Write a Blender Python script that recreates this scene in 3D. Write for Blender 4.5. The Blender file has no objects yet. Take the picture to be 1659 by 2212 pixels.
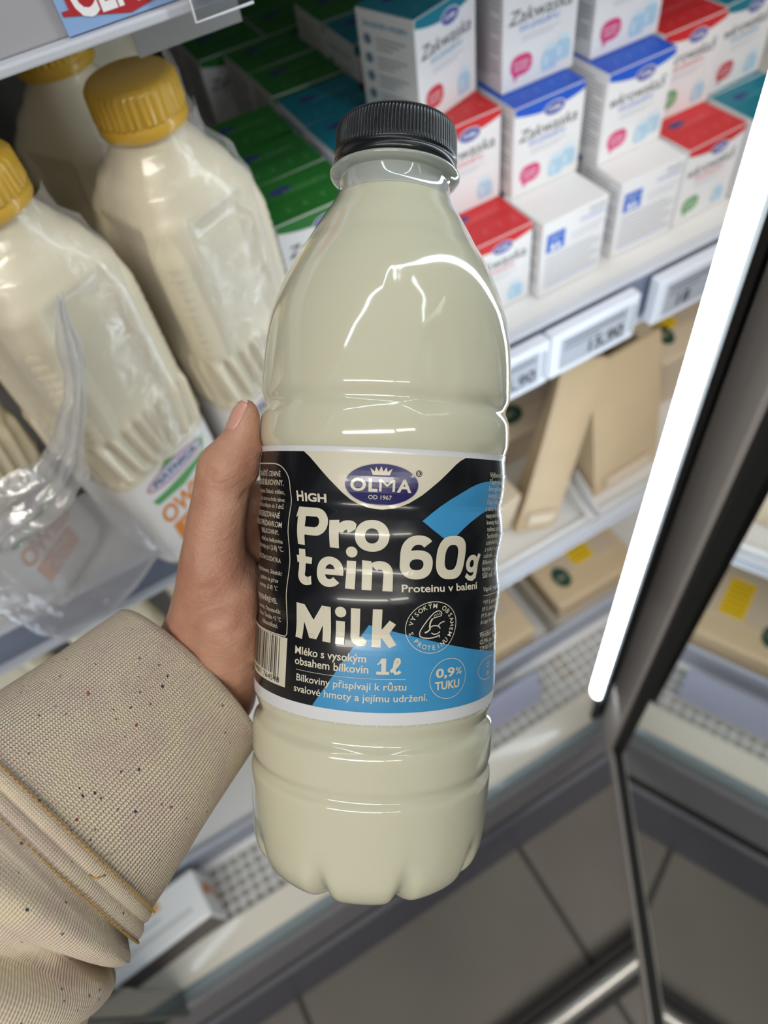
import bpy, bmesh, math, random
from mathutils import Vector, Matrix
from mathutils.bvhtree import BVHTree
random.seed(7)
S = bpy.context.scene
COL = S.collection
PI = math.pi

# ------------------------------------------------------------------ camera
EYE = 1.5                                   # phone held 1.5 m above the floor
RIGHT = Vector((0.861142, -0.495476, -0.113743))
DOWN = Vector((-0.467461, -0.683849, -0.560206))
FWD = Vector((0.199785, 0.535587, -0.820507))
CAM = Vector((0, 0, EYE))
cd = bpy.data.cameras.new('camera'); cam = bpy.data.objects.new('camera', cd); COL.objects.link(cam)
cam.matrix_world = Matrix(((RIGHT.x, -DOWN.x, -FWD.x, 0), (RIGHT.y, -DOWN.y, -FWD.y, 0),
                           (RIGHT.z, -DOWN.z, -FWD.z, EYE), (0, 0, 0, 1)))
cd.sensor_fit = 'VERTICAL'; cd.sensor_height = 36.0; cd.sensor_width = 27.0
cd.lens = 24.98; cd.clip_start = 0.02; cd.clip_end = 30
cd.dof.use_dof = True; cd.dof.focus_distance = 0.213; cd.dof.aperture_fstop = 8.5
S.camera = cam

# ------------------------------------------------------------------ light
S.view_settings.view_transform = 'Standard'; S.view_settings.look = 'None'
S.view_settings.gamma = 1.0; S.view_settings.exposure = 0.0; S.view_settings.use_curve_mapping = False
w = bpy.data.worlds.new('world'); S.world = w; w.use_nodes = True
w.node_tree.nodes['Background'].inputs[0].default_value = (0.90, 0.93, 1.0, 1)
w.node_tree.nodes['Background'].inputs[1].default_value = 0.30
LED_STRENGTH = 14.0
def area(name, loc, size, power, color, target):
    l = bpy.data.lights.new(name, 'AREA'); l.shape = 'RECTANGLE'; l.size, l.size_y = size
    l.energy = power; l.color = color
    o = bpy.data.objects.new(name, l); COL.objects.link(o); o.location = loc
    o.rotation_euler = (Vector(target) - Vector(loc)).to_track_quat('-Z', 'Y').to_euler()
    return o
area('store_ceiling_lamp', (-0.9, -1.2, 3.2), (2.6, 0.14), 42, (1.0, 0.95, 0.86), (0.0, 0.2, 1.1))
area('store_ceiling_lamp', (1.3, -1.5, 3.2), (2.6, 0.14), 30, (1.0, 0.96, 0.88), (0.1, 0.2, 1.0))

# ------------------------------------------------------------------ materials
def lin(c):
    return tuple(((v / 255) / 12.92 if v / 255 <= 0.04045 else ((v / 255 + 0.055) / 1.055) ** 2.4) for v in c)
_m = {}
def mat(name, rgb, rough=0.5, metal=0.0, coat=0.0, spec=0.5, noise=0.0, nscale=40.0, bump=0.0, bscale=200.0, sss=0.0, trans=0.0, ior=1.45, emis=None, estr=0.0):
    """Principled surface with a little procedural colour mottling and bump."""
    if name in _m: return _m[name]
    m = bpy.data.materials.new(name); m.use_nodes = True; nt = m.node_tree; b = nt.nodes['Principled BSDF']
    c = lin(rgb) + (1,)
    b.inputs['Base Color'].default_value = c; b.inputs['Roughness'].default_value = rough
    b.inputs['Metallic'].default_value = metal; b.inputs['Coat Weight'].default_value = coat
    b.inputs['Coat Roughness'].default_value = 0.05
    b.inputs['Specular IOR Level'].default_value = spec; b.inputs['IOR'].default_value = ior
    b.inputs['Transmission Weight'].default_value = trans
    if sss:
        b.inputs['Subsurface Weight'].default_value = sss; b.inputs['Subsurface Radius'].default_value = (0.006, 0.004, 0.003)
        b.inputs['Subsurface Scale'].default_value = 1.0
    if emis:
        b.inputs['Emission Color'].default_value = lin(emis) + (1,); b.inputs['Emission Strength'].default_value = estr
    if noise or bump:
        tc = nt.nodes.new('ShaderNodeTexCoord')
    if noise:
        n = nt.nodes.new('ShaderNodeTexNoise'); n.inputs['Scale'].default_value = nscale; n.inputs['Detail'].default_value = 4
        nt.links.new(tc.outputs['Object'], n.inputs['Vector'])
        mr = nt.nodes.new('ShaderNodeMapRange'); mr.inputs['To Min'].default_value = 1 - noise; mr.inputs['To Max'].default_value = 1 + noise
        nt.links.new(n.outputs['Fac'], mr.inputs['Value'])
        mx = nt.nodes.new('ShaderNodeMix'); mx.data_type = 'RGBA'; mx.blend_type = 'MULTIPLY'; mx.inputs[0].default_value = 1
        mx.inputs[6].default_value = c
        nt.links.new(mr.outputs[0], mx.inputs[7]); nt.links.new(mx.outputs[2], b.inputs['Base Color'])
    if bump:
        n2 = nt.nodes.new('ShaderNodeTexNoise'); n2.inputs['Scale'].default_value = bscale; n2.inputs['Detail'].default_value = 3
        nt.links.new(tc.outputs['Object'], n2.inputs['Vector'])
        bp = nt.nodes.new('ShaderNodeBump'); bp.inputs['Strength'].default_value = bump; bp.inputs['Distance'].default_value = 0.001
        nt.links.new(n2.outputs['Fac'], bp.inputs['Height']); nt.links.new(bp.outputs[0], b.inputs['Normal'])
    _m[name] = m
    return m

# ------------------------------------------------------------------ mesh helpers
class MB:
    """Collects vertices, faces and materials and links them as ONE mesh object."""
    def __init__(s): s.v = []; s.f = []; s.m = []; s.mats = []; s.sm = []
    def mi(s, m):
        if m not in s.mats: s.mats.append(m)
        return s.mats.index(m)
    def add(s, vs, fs, m, smooth=False, M=None):
        o = len(s.v); k = s.mi(m)
        s.v += [tuple(M @ Vector(p)) if M else tuple(p) for p in vs]
        for f in fs: s.f.append(tuple(i + o for i in f)); s.m.append(k); s.sm.append(smooth)
    def box(s, x0, x1, y0, y1, z0, z1, m, M=None, bev=0.0):
        if bev:
            bm = bmesh.new(); bmesh.ops.create_cube(bm, size=1)
            bmesh.ops.scale(bm, vec=(x1 - x0, y1 - y0, z1 - z0), verts=bm.verts)
            bmesh.ops.translate(bm, vec=((x0 + x1) / 2, (y0 + y1) / 2, (z0 + z1) / 2), verts=bm.verts)
            bmesh.ops.bevel(bm, geom=bm.edges[:], offset=bev, segments=2, affect='EDGES', profile=0.5)
            s.bm(bm, m, M); return
        vs = [(x, y, z) for z in (z0, z1) for y in (y0, y1) for x in (x0, x1)]
        s.add(vs, [(0, 2, 3, 1), (4, 5, 7, 6), (0, 1, 5, 4), (2, 6, 7, 3), (0, 4, 6, 2), (1, 3, 7, 5)], m, False, M)
    def bm(s, bm, m, M=None, smooth=False):
        bm.verts.index_update(); vs = [v.co[:] for v in bm.verts]
        s.add(vs, [tuple(v.index for v in f.verts) for f in bm.faces], m, smooth, M); bm.free()
    def grid(s, rows, m, closed=True, smooth=True, caps=(False, False)):
        n = len(rows[0]); vs = [p for r in rows for p in r]; fs = []
        for i in range(len(rows) - 1):
            for j in range(n if closed else n - 1):
                a = i * n + j; b = i * n + (j + 1) % n
                fs.append((a, b, b + n, a + n))
        if caps[0]: fs.append(tuple(reversed(range(n))))
        if caps[1]: fs.append(tuple(range((len(rows) - 1) * n, len(rows) * n)))
        s.add(vs, fs, m, smooth)
    def lathe(s, prof, m, n=64, loc=(0, 0, 0), caps=(True, True), rfun=None):
        rows = []
        for (r, z) in prof:
            rows.append([(loc[0] + (rfun(r, z, 2 * PI * j / n) if rfun else r) * math.cos(2 * PI * j / n),
                          loc[1] + (rfun(r, z, 2 * PI * j / n) if rfun else r) * math.sin(2 * PI * j / n), loc[2] + z) for j in range(n)])
        s.grid(rows, m, True, True, caps)
    def tube(s, pts, r, m, n=10, caps=True):
        rows = []; pts = [Vector(p) for p in pts]; up = None
        for i, p in enumerate(pts):
            t = (pts[min(i + 1, len(pts) - 1)] - pts[max(i - 1, 0)]).normalized()
            if up is None: up = t.orthogonal().normalized()
            up = (up - t * up.dot(t)).normalized(); q = t.cross(up)
            rr = r[i] if isinstance(r, (list, tuple)) else r
            rows.append([tuple(p + (up * math.cos(2 * PI * k / n) + q * math.sin(2 * PI * k / n)) * rr) for k in range(n)])
        s.grid(rows, m, True, True, (caps, caps))
    def mesh(s, name):
        me = bpy.data.meshes.new(name); me.from_pydata(s.v, [], s.f)
        for m in s.mats: me.materials.append(m)
        me.polygons.foreach_set('material_index', s.m); me.polygons.foreach_set('use_smooth', s.sm)
        me.update(); return me
    def obj(s, name, parent=None, loc=None, rotz=None):
        return link(name, s.mesh(name), parent, loc, rotz)
def link(name, me, parent=None, loc=None, rotz=None):
    o = bpy.data.objects.new(name, me); COL.objects.link(o); o.parent = parent
    if loc is not None: o.location = loc
    if rotz is not None: o.rotation_euler = (0, 0, rotz)
    return o
def tag(o, label=None, cat=None, group=None, kind=None):
    if label: o['label'] = label
    if cat: o['category'] = cat
    if group: o['group'] = group
    if kind: o['kind'] = kind
    return o
def thing(name, label, cat, loc=(0, 0, 0), rotz=0, group=None):
    o = bpy.data.objects.new(name, None); COL.objects.link(o); o.location = loc; o.rotation_euler = (0, 0, rotz)
    o.empty_display_size = 0.02
    return tag(o, label, cat, group)
def copy_tree(o, parent=None):
    c = o.copy(); COL.objects.link(c); c.parent = parent
    for ch in [x for x in bpy.data.objects if x.parent == o]: copy_tree(ch, c)
    return c
def smooth_by_angle(o, deg=40):
    me = o.data; bm = bmesh.new(); bm.from_mesh(me); lim = math.radians(deg)
    for e in bm.edges:
        if len(e.link_faces) == 2 and e.calc_face_angle(0) > lim: e.smooth = False
    for f in bm.faces: f.smooth = True
    bm.to_mesh(me); bm.free()

# ------------------------------------------------------------------ flat print: text, strokes, polygons
_tc = {}
def text2d(s, bold=0.0, shear=0.0):
    """Glyph outlines of a string as flat triangles, cap height 1, left edge 0, baseline 0."""
    k = (s, bold, shear)
    if k in _tc: return _tc[k]
    cu = bpy.data.curves.new('t', 'FONT'); cu.body = s; cu.resolution_u = 3; cu.offset = bold; cu.shear = shear
    o = bpy.data.objects.new('t', cu); COL.objects.link(o)
    dg = bpy.context.evaluated_depsgraph_get(); me = bpy.data.meshes.new_from_object(o.evaluated_get(dg))
    vs = [(v.co.x, v.co.y) for v in me.vertices]; fs = [tuple(p.vertices) for p in me.polygons]
    bpy.data.objects.remove(o); bpy.data.curves.remove(cu); bpy.data.meshes.remove(me)
    if vs:
        x0 = min(v[0] for v in vs); vs = [((x - x0) / 0.73, y / 0.73) for x, y in vs]
    _tc[k] = (vs, fs); return _tc[k]
class Art:
    """Flat printed artwork: polygons in (s, h), each with a material and a layer."""
    def __init__(a): a.items = []
    def raw(a, vs, fs, m, layer): a.items.append((vs, fs, m, layer))
    def poly(a, pts, m, layer=1): a.raw(list(pts), [tuple(range(len(pts)))], m, layer)
    def rect(a, x0, x1, y0, y1, m, layer=1): a.poly([(x0, y0), (x1, y0), (x1, y1), (x0, y1)], m, layer)
    def ell(a, cx, cy, rx, ry, m, layer=1, n=40): a.poly([(cx + rx * math.cos(2 * PI * i / n), cy + ry * math.sin(2 * PI * i / n)) for i in range(n)], m, layer)
    def ring(a, cx, cy, rx, ry, w, m, layer=1, a0=0, a1=360, n=40, p=2.0, wy=None):
        vs = []; fs = []; wy = w if wy is None else wy
        def se(t, X, Y):
            c, q = math.cos(t), math.sin(t)
            return (cx + X * math.copysign(abs(c) ** (2 / p), c), cy + Y * math.copysign(abs(q) ** (2 / p), q))
        for i in range(n + 1):
            t = math.radians(a0 + (a1 - a0) * i / n); vs += [se(t, rx, ry), se(t, rx - w, ry - wy)]
            if i: k = 2 * i; fs.append((k - 2, k, k + 1, k - 1))
        a.raw(vs, fs, m, layer)
    def stroke(a, pts, wd, m, layer=1, closed=False):
        n = len(pts); vs = []; fs = []
        for i in range(n):
            p = pts[i]; q0 = pts[i - 1] if (i or closed) else p; q1 = pts[(i + 1) % n] if (i < n - 1 or closed) else p
            d = Vector((q1[0] - q0[0], q1[1] - q0[1])); d = d.normalized() if d.length else Vector((1, 0))
            ww = wd[i] if isinstance(wd, (list, tuple)) else wd
            vs += [(p[0] - d.y * ww / 2, p[1] + d.x * ww / 2), (p[0] + d.y * ww / 2, p[1] - d.x * ww / 2)]
            if i: fs.append((2 * i - 2, 2 * i - 1, 2 * i + 1, 2 * i))
        if closed: fs.append((2 * n - 2, 2 * n - 1, 1, 0))
        a.raw(vs, fs, m, layer)
    def text(a, s, x, y, cap, m, layer=1, width=None, bold=0.0, align='l', shear=0.0, rot=0.0):
        vs, fs = text2d(s, bold, shear)
        if not vs: return
        wd = max(v[0] for v in vs); sx = cap if width is None else width / wd
        off = {'l': 0, 'r': -wd * sx, 'c': -wd * sx / 2}[align]; c, q = math.cos(rot), math.sin(rot)
        P = []
        for u, v in vs:
            X = u * sx + off; Y = v * cap; P.append((x + X * c - Y * q, y + X * q + Y * c))
        a.raw(P, fs, m, layer)
    def build(a, mb, fn, step=None, lay=0.00012, flip=False):
        """Map every polygon through fn(s, h, lift) -> xyz; long polygons are sliced so they follow the curve."""
        for vs, fs, m, layer in a.items:
            bm = bmesh.new(); bv = [bm.verts.new((x, y, 0)) for x, y in vs]
            for f in fs:
                try: bm.faces.new([bv[i] for i in f])
                except ValueError: pass
            if step:
                xs = [v[0] for v in vs]; ys = [v[1] for v in vs]
                big = max(max(xs) - min(xs), max(ys) - min(ys))
                if big > step * 1.5:
                    for ax, lo, hi in ((0, min(xs), max(xs)), (1, min(ys), max(ys))):
                        k = math.ceil(lo / step) * step
                        while k < hi:
                            co = [0, 0, 0]; co[ax] = k; no = [0, 0, 0]; no[ax] = 1
                            bmesh.ops.bisect_plane(bm, geom=bm.verts[:] + bm.edges[:] + bm.faces[:], plane_co=co, plane_no=no, dist=1e-9)
                            k += step
            bmesh.ops.recalc_face_normals(bm, faces=bm.faces)
            for f in bm.faces:
                if (f.normal.z < 0) != flip: f.normal_flip()
            big = [f for f in bm.faces if len(f.verts) > 4]
            if big: bmesh.ops.triangulate(bm, faces=big)
            bm.verts.index_update()
            mb.add([fn(v.co.x, v.co.y, layer * lay) for v in bm.verts], [tuple(v.index for v in f.verts) for f in bm.faces], m, False)
            bm.free()

# ------------------------------------------------------------------ structure: floor, wall behind, ceiling
def Z(z): return EYE + z                     # heights are measured from the phone
def tile_mat():
    m = bpy.data.materials.new('floor_tile'); m.use_nodes = True; nt = m.node_tree; b = nt.nodes['Principled BSDF']
    tc = nt.nodes.new('ShaderNodeTexCoord'); mp = nt.nodes.new('ShaderNodeMapping')
    mp.inputs['Location'].default_value = (-0.193, 0.10, 0)
    nt.links.new(tc.outputs['Object'], mp.inputs[0])
    br = nt.nodes.new('ShaderNodeTexBrick'); br.offset = 0; br.squash = 1
    br.inputs['Scale'].default_value = 1.0; br.inputs['Brick Width'].default_value = 0.474; br.inputs['Row Height'].default_value = 0.474
    br.inputs['Mortar Size'].default_value = 0.006; br.inputs['Mortar Smooth'].default_value = 0.3
    br.inputs['Color1'].default_value = lin((112, 106, 98)) + (1,); br.inputs['Color2'].default_value = lin((108, 103, 95)) + (1,)
    br.inputs['Mortar'].default_value = lin((52, 47, 42)) + (1,)
    nt.links.new(mp.outputs[0], br.inputs['Vector'])
    n = nt.nodes.new('ShaderNodeTexNoise'); n.inputs['Scale'].default_value = 6; n.inputs['Detail'].default_value = 5
    nt.links.new(tc.outputs['Object'], n.inputs['Vector'])
    mr = nt.nodes.new('ShaderNodeMapRange'); mr.inputs['To Min'].default_value = 0.8; mr.inputs['To Max'].default_value = 1.2
    nt.links.new(n.outputs['Fac'], mr.inputs['Value'])
    mx = nt.nodes.new('ShaderNodeMix'); mx.data_type = 'RGBA'; mx.blend_type = 'MULTIPLY'; mx.inputs[0].default_value = 1
    nt.links.new(br.outputs['Color'], mx.inputs[6]); nt.links.new(mr.outputs[0], mx.inputs[7]); nt.links.new(mx.outputs[2], b.inputs['Base Color'])
    b.inputs['Roughness'].default_value = 0.45
    bp = nt.nodes.new('ShaderNodeBump'); bp.inputs['Strength'].default_value = 0.5; bp.inputs['Distance'].default_value = 0.003; bp.invert = True
    nt.links.new(br.outputs['Fac'], bp.inputs['Height']); nt.links.new(bp.outputs[0], b.inputs['Normal'])
    return m
b_ = MB(); b_.box(-3, 3, -3, 1.2, -0.05, 0, tile_mat()); tag(b_.obj('floor'), kind='structure')
b_ = MB(); b_.box(-3, 3, 1.2, 1.25, 0, 3.4, mat('wall_paint', (120, 118, 114), 0.8, noise=0.05)); tag(b_.obj('wall_back'), kind='structure')

# ------------------------------------------------------------------ refrigerated cabinet
M_white = mat('white_enamel', (226, 224, 222), 0.35, coat=0.2)
M_cream = mat('cream_enamel', (222, 216, 202), 0.3, coat=0.3)
M_grey = mat('grey_panel', (128, 128, 132), 0.4, noise=0.04)
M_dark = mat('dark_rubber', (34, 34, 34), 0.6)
M_plinth = mat('blue_grey_plinth', (88, 88, 98), 0.45, noise=0.05)
M_alu = mat('anodised_aluminium', (196, 188, 182), 0.5)
M_inner = mat('grey_interior', (112, 108, 102), 0.55, noise=0.04)
M_rail = mat('price_rail_plastic', (205, 208, 216), 0.25, coat=0.4)
M_railgap = mat('price_rail_slot', (120, 126, 146), 0.4)
M_clear = None
def glass_mat(name, refl, tint, rough=0.02):
    m = bpy.data.materials.new(name); m.use_nodes = True; nt = m.node_tree; nt.nodes.remove(nt.nodes['Principled BSDF'])
    t = nt.nodes.new('ShaderNodeBsdfTransparent'); t.inputs[0].default_value = lin(tint) + (1,)
    g = nt.nodes.new('ShaderNodeBsdfGlossy'); g.inputs['Roughness'].default_value = rough; g.inputs[0].default_value = (0.95, 0.97, 0.96, 1)
    fr = nt.nodes.new('ShaderNodeFresnel'); fr.inputs[0].default_value = 1.5
    ad = nt.nodes.new('ShaderNodeMath'); ad.operation = 'ADD'; ad.use_clamp = True; ad.inputs[1].default_value = refl
    nt.links.new(fr.outputs[0], ad.inputs[0])
    mx = nt.nodes.new('ShaderNodeMixShader'); nt.links.new(ad.outputs[0], mx.inputs[0])
    nt.links.new(t.outputs[0], mx.inputs[1]); nt.links.new(g.outputs[0], mx.inputs[2])
    nt.links.new(mx.outputs[0], nt.nodes['Material Output'].inputs[0])
    return m
M_glass = glass_mat('coated_door_glass', 0.34, (168, 176, 174))
M_clear = glass_mat('clear_acrylic', 0.04, (240, 242, 244), 0.08)

fridge = thing('refrigerated_cabinet', 'glass door supermarket fridge with white ledge, vent grille and lit upright', 'fridge', (0, 0.19, 0))
def fpart(mb, name, parent=fridge):
    o = mb.obj(name, parent); o.matrix_parent_inverse = Matrix.Translation((0, -0.19, 0)) if parent == fridge else Matrix.Identity(4)
    if parent == fridge: o.matrix_parent_inverse = Matrix.Identity(4); o.location = (0, -0.19, 0)
    return o
b_ = MB(); b_.box(-1.1, 1.1, 0.82, 0.86, 0.1, 2.05, M_inner); fpart(b_, 'back_panel')
for s in (-1, 1):
    b_ = MB(); b_.box(s * 1.1 - 0.03, s * 1.1 + 0.03, 0.20, 0.86, 0.0, 2.05, M_inner); fpart(b_, 'end_panel')
b_ = MB(); b_.box(-1.1, 1.1, 0.20, 0.86, 2.05, 2.2, M_inner); fpart(b_, 'top_panel')
b_ = MB()
b_.box(-1.1, 1.1, 0.326, 0.82, Z(-1.075), Z(-1.05), M_white, bev=0.002)          # deck floor
b_.box(-1.1, 1.1, 0.326, 0.332, Z(-1.14), Z(-1.03), mat('deck_riser', (176, 180, 194), 0.4), bev=0.001)
b_.tube([(-1.1, 0.3225, Z(-1.092)), (1.1, 0.322, Z(-1.092))], 0.006, M_white)
fpart(b_, 'deck')
# front ledge in profile (y, z) swept along x
def sweep(mb, prof, x0, x1, m):
    rows = [[(x, y, Z(z)) for (y, z) in prof] for x in (x0, x1)]
    mb.grid(rows, m, False, False)
b_ = MB()
sweep(b_, [(0.246, -1.16), (0.246, -1.095), (0.243, -1.092), (0.214, -1.096), (0.205, -1.102)], -1.1, 1.1, M_cream); fpart(b_, 'front_ledge')
b_ = MB()
sweep(b_, [(0.205, -1.102), (0.198, -1.103), (0.193, -1.108), (0.191, -1.118), (0.194, -1.13)], -1.1, 1.1, mat('teal_grey_bumper', (128, 140, 144), 0.3, coat=0.3)); fpart(b_, 'bumper_strip')
b_ = MB()
sweep(b_, [(0.194, -1.13), (0.186, -1.14), (0.182, -1.27), (0.186, -1.275)], -1.1, 1.1, M_grey); fpart(b_, 'front_panel')
b_ = MB(); b_.box(-1.1, 1.1, 0.186, 0.25, Z(-1.325), Z(-1.272), M_dark); fpart(b_, 'panel_gap')
b_ = MB()
sweep(b_, [(0.19, -1.325), (0.178, -1.33), (0.168, -1.42), (0.160, -1.5)], -1.1, 1.1, M_plinth); fpart(b_, 'plinth')
# egg crate grille
b_ = MB(); g0, g1 = 0.2445, 0.320
x = -1.1
while x < 1.1:
    b_.box(x - 0.0014, x + 0.0014, g0, g1, Z(-1.109), Z(-1.098), M_white); x += 0.0165
y = g0
while y < g1 + 0.001:
    b_.box(-1.1, 1.1, y - 0.0014, y + 0.0014, Z(-1.109), Z(-1.0975), M_white); y += 0.0151
fpart(b_, 'vent_grille')
b_ = MB(); b_.box(-1.1, 1.1, 0.243, 0.326, Z(-1.17), Z(-1.1085), mat('grille_well', (188, 188, 182), 0.7)); fpart(b_, 'grille_well')
# uprights with lamp tubes
M_led = mat('led_tube', (255, 255, 255), 0.3, emis=(232, 246, 255), estr=LED_STRENGTH)
LEAN = 0.035                                  # the upright leans a little, as the photo shows it
def lean(mb, zb=-0.93): mb.v = [(x - (z - EYE - zb) * LEAN, y, z) for x, y, z in mb.v]
for sx in (1, -1):
    b_ = MB(); b_.box(*sorted((sx * (0.334 if sx > 0 else 0.385), sx * (0.372 if sx > 0 else 0.42))), 0.2035, 0.2115, Z(-1.098), 2.05, M_dark, bev=0.002)
    if sx > 0: lean(b_)
    up = fpart(b_, 'upright')
    z0, z9 = (-0.93, 0.5) if sx > 0 else (-0.87, -0.50)  # left tube is unseen, cut short to light the deck, not the bottles
    tx = 0.321 if sx > 0 else -0.372
    b_ = MB(); pr = [(0.0005, z0 - 0.018), (0.005, z0 - 0.016), (0.0088, z0 - 0.009), (0.0104, z0)] + [(0.0104, z0 + (z9 - z0) * i / 8) for i in range(1, 9)]
    b_.lathe([(r, Z(z)) for r, z in pr], M_led, 24, (tx, 0.200, 0))
    if sx > 0: lean(b_)
    b_.obj('light_tube', up)
    # dark channel that shields the tube on the aisle side
    b_ = MB(); rows = []
    for zz in (z0 - 0.012, z9):
        ro, ri = [], []
        for k in range(15):
            an = math.radians(236 + 150 * k / 14); an = an if sx > 0 else PI - an
            ro.append((tx + (0.0122 if k else 0.0185) * math.cos(an), 0.200 + (0.0122 if k else 0.0185) * math.sin(an), Z(zz))); ri.append((tx + 0.0108 * math.cos(an), 0.200 + 0.0108 * math.sin(an), Z(zz)))
        rows.append(ro + ri[::-1])
    b_.grid(rows, M_dark, True, False, (True, True))
    if sx > 0: lean(b_)
    b_.obj('lamp_channel', up)
b_ = MB(); b_.tube([(-0.30, 0.215, Z(0.50)), (0.30, 0.215, Z(0.50))], 0.0104, M_led, 20); tl = fpart(b_, 'top_light_tube')
b_ = MB(); b_.box(-0.32, 0.32, 0.203, 0.232, Z(0.512), Z(0.53), M_dark, bev=0.002); b_.box(-0.32, 0.32, 0.199, 0.203, Z(0.494), Z(0.53), M_dark); b_.obj('lamp_channel', tl)
# open glass door: hinge at the right upright, swung towards the aisle
H = Vector((0.368, 0.196)); D = Vector((-0.528, -0.849)); N = Vector((D.y, -D.x))
def door_box(mb, t0, t1, n0, n1, z0, z1, m, bev=0.0):
    M = Matrix(((D.x, N.x, 0, H.x), (D.y, N.y, 0, H.y), (0, 0, 1, 0), (0, 0, 0, 1)))
    n_ = len(mb.v); mb.box(t0, t1, n0, n1, Z(z0), Z(z1), m, M, bev)
    mb.v[n_:] = [(x - (z - EYE + 1.1) * LEAN, y, z) for x, y, z in mb.v[n_:]]
DW = 0.66
b_ = MB()
door_box(b_, 0.004, 0.058, -0.014, 0.014, -1.10, 0.55, M_alu, 0.002)
door_box(b_, DW - 0.034, DW, -0.014, 0.014, -1.10, 0.55, M_alu, 0.002)
door_box(b_, 0.058, DW - 0.034, -0.012, 0.012, -1.10, -1.066, M_alu, 0.002)
door_box(b_, 0.058, DW - 0.034, -0.012, 0.012, 0.51, 0.55, M_alu, 0.002)
door = fpart(b_, 'door'); door['label'] = 'open glass door with grey frame'
b_ = MB()
door_box(b_, 0.058, 0.066, -0.012, 0.010, -1.066, 0.51, M_dark); door_box(b_, -0.004, 0.006, -0.012, 0.012, -1.10, 0.55, M_dark)
door_box(b_, 0.066, DW - 0.034, -0.009, 0.009, -1.066, -1.060, M_dark)
b_.obj('gasket', door)
b_ = MB(); door_box(b_, 0.04, DW - 0.02, -0.003, 0.003, -1.07, 0.52, M_glass)
b_.obj('glass', door)
# closed neighbouring door on the left
M_dkglass = mat('dark_green_glass_edge', (38, 52, 50), 0.15, coat=0.6)
b_ = MB(); b_.box(-1.04, -0.345, 0.176, 0.200, Z(-1.09), Z(-1.055), mat('closed_door_frame', (120, 130, 128), 0.3, coat=0.5), bev=0.003)
b_.box(-1.04, -0.345, 0.172, 0.204, Z(-1.0565), Z(-1.050), M_dkglass); b_.box(-0.347, -0.337, 0.172, 0.204, Z(-1.095), 2.0, M_dkglass, bev=0.002)
d2 = fpart(b_, 'door'); d2['label'] = 'closed glass door with dark green edge'
b_ = MB(); b_.box(-1.04, -0.347, 0.186, 0.192, Z(-1.05), 2.0, M_clear); b_.obj('glass', d2)

# floor rail in front of the cabinet
b_ = MB()
rw = [[(x, -0.085 + 0.017 * math.cos(2 * PI * k / 16), 0.05 + 0.017 * math.sin(2 * PI * k / 16)) for k in range(16)] for x in (-1.3, 1.6)]
b_.grid(rw, mat('brushed_steel', (190, 186, 180), 0.28, metal=0.9), True, True, (True, True))
rail = thing('floor_bumper_rail', 'long shiny steel rail running above the floor tiles before the fridge', 'rail', (0, -0.085, 0))
o = b_.obj('bar', rail); o.location = (0, 0.085, 0)
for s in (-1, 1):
    b_ = MB(); b_.box(-1.3, 1.6, -0.085 + s * 0.024 - 0.006, -0.085 + s * 0.024 + 0.006, 0.02, 0.045, M_dark, bev=0.002); o = b_.obj('rubber_strip', rail); o.location = (0, 0.085, 0)  # shadow lines on both sides of the bar, put in as dark strips
for x in (-1.1, 0.0, 1.3):
    b_ = MB(); b_.box(x - 0.02, x + 0.02, -0.10, -0.07, 0.0, 0.04, M_dark, bev=0.002); o = b_.obj('foot', rail); o.location = (0, 0.085, 0)

# ------------------------------------------------------------------ shelves with price rails
def shelf(name, label, z, x0, x1, yf, zr0, zr1, railw=0.006, depth=0.80, tilt=0.0, rm=None):
    t = thing(name, label, 'shelf', (0, yf, Z(z)))
    def P(mb, n, par=t):
        o = mb.obj(n, par)
        if par == t: o.location = (0, -yf, -Z(z))
        return o
    b = MB(); b.box(x0, x1, yf, depth, Z(z - 0.012), Z(z), M_white, bev=0.002); P(b, 'shelf_board')
    b = MB(); b.box(x0, x1, yf - railw, yf, Z(zr0), Z(zr1), rm or M_railgap, bev=0.001)
    b.box(x0, x1, yf - railw - 0.006, yf, Z(zr0 - 0.004), Z(zr0), M_rail, bev=0.001); b.box(x0, x1, yf - railw - 0.004, yf, Z(zr1), Z(zr1 + 0.003), M_rail, bev=0.001)
    if tilt: b.v = [(x, yf - railw + (y - yf + railw) + max(0, q - Z(zr0)) * tilt, q) for x, y, q in b.v]
    r = P(b, 'price_rail')
    return t
shelf('shelf', 'upper white shelf over the gold-capped bottles with grey rail lip', -0.098, -1.06, 1.06, 0.346, -0.111, -0.05, tilt=0.2, rm=mat('rail_grey', (166, 164, 168), 0.35, coat=0.2))
shelf('shelf', 'white shelf under the stacked yogurt starter cartons, rail with price displays', -0.403, 0.105, 1.06, 0.350, -0.443, -0.396)
shelf('shelf', 'left shelf under the film wrapped gold-capped bottles', -0.432, -1.06, 0.10, 0.354, -0.468, -0.432)
t = shelf('shelf', 'white shelf with bright front edge under the kraft cheese packs', -0.772, -1.06, 1.06, 0.342, -0.781, -0.772)

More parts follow.
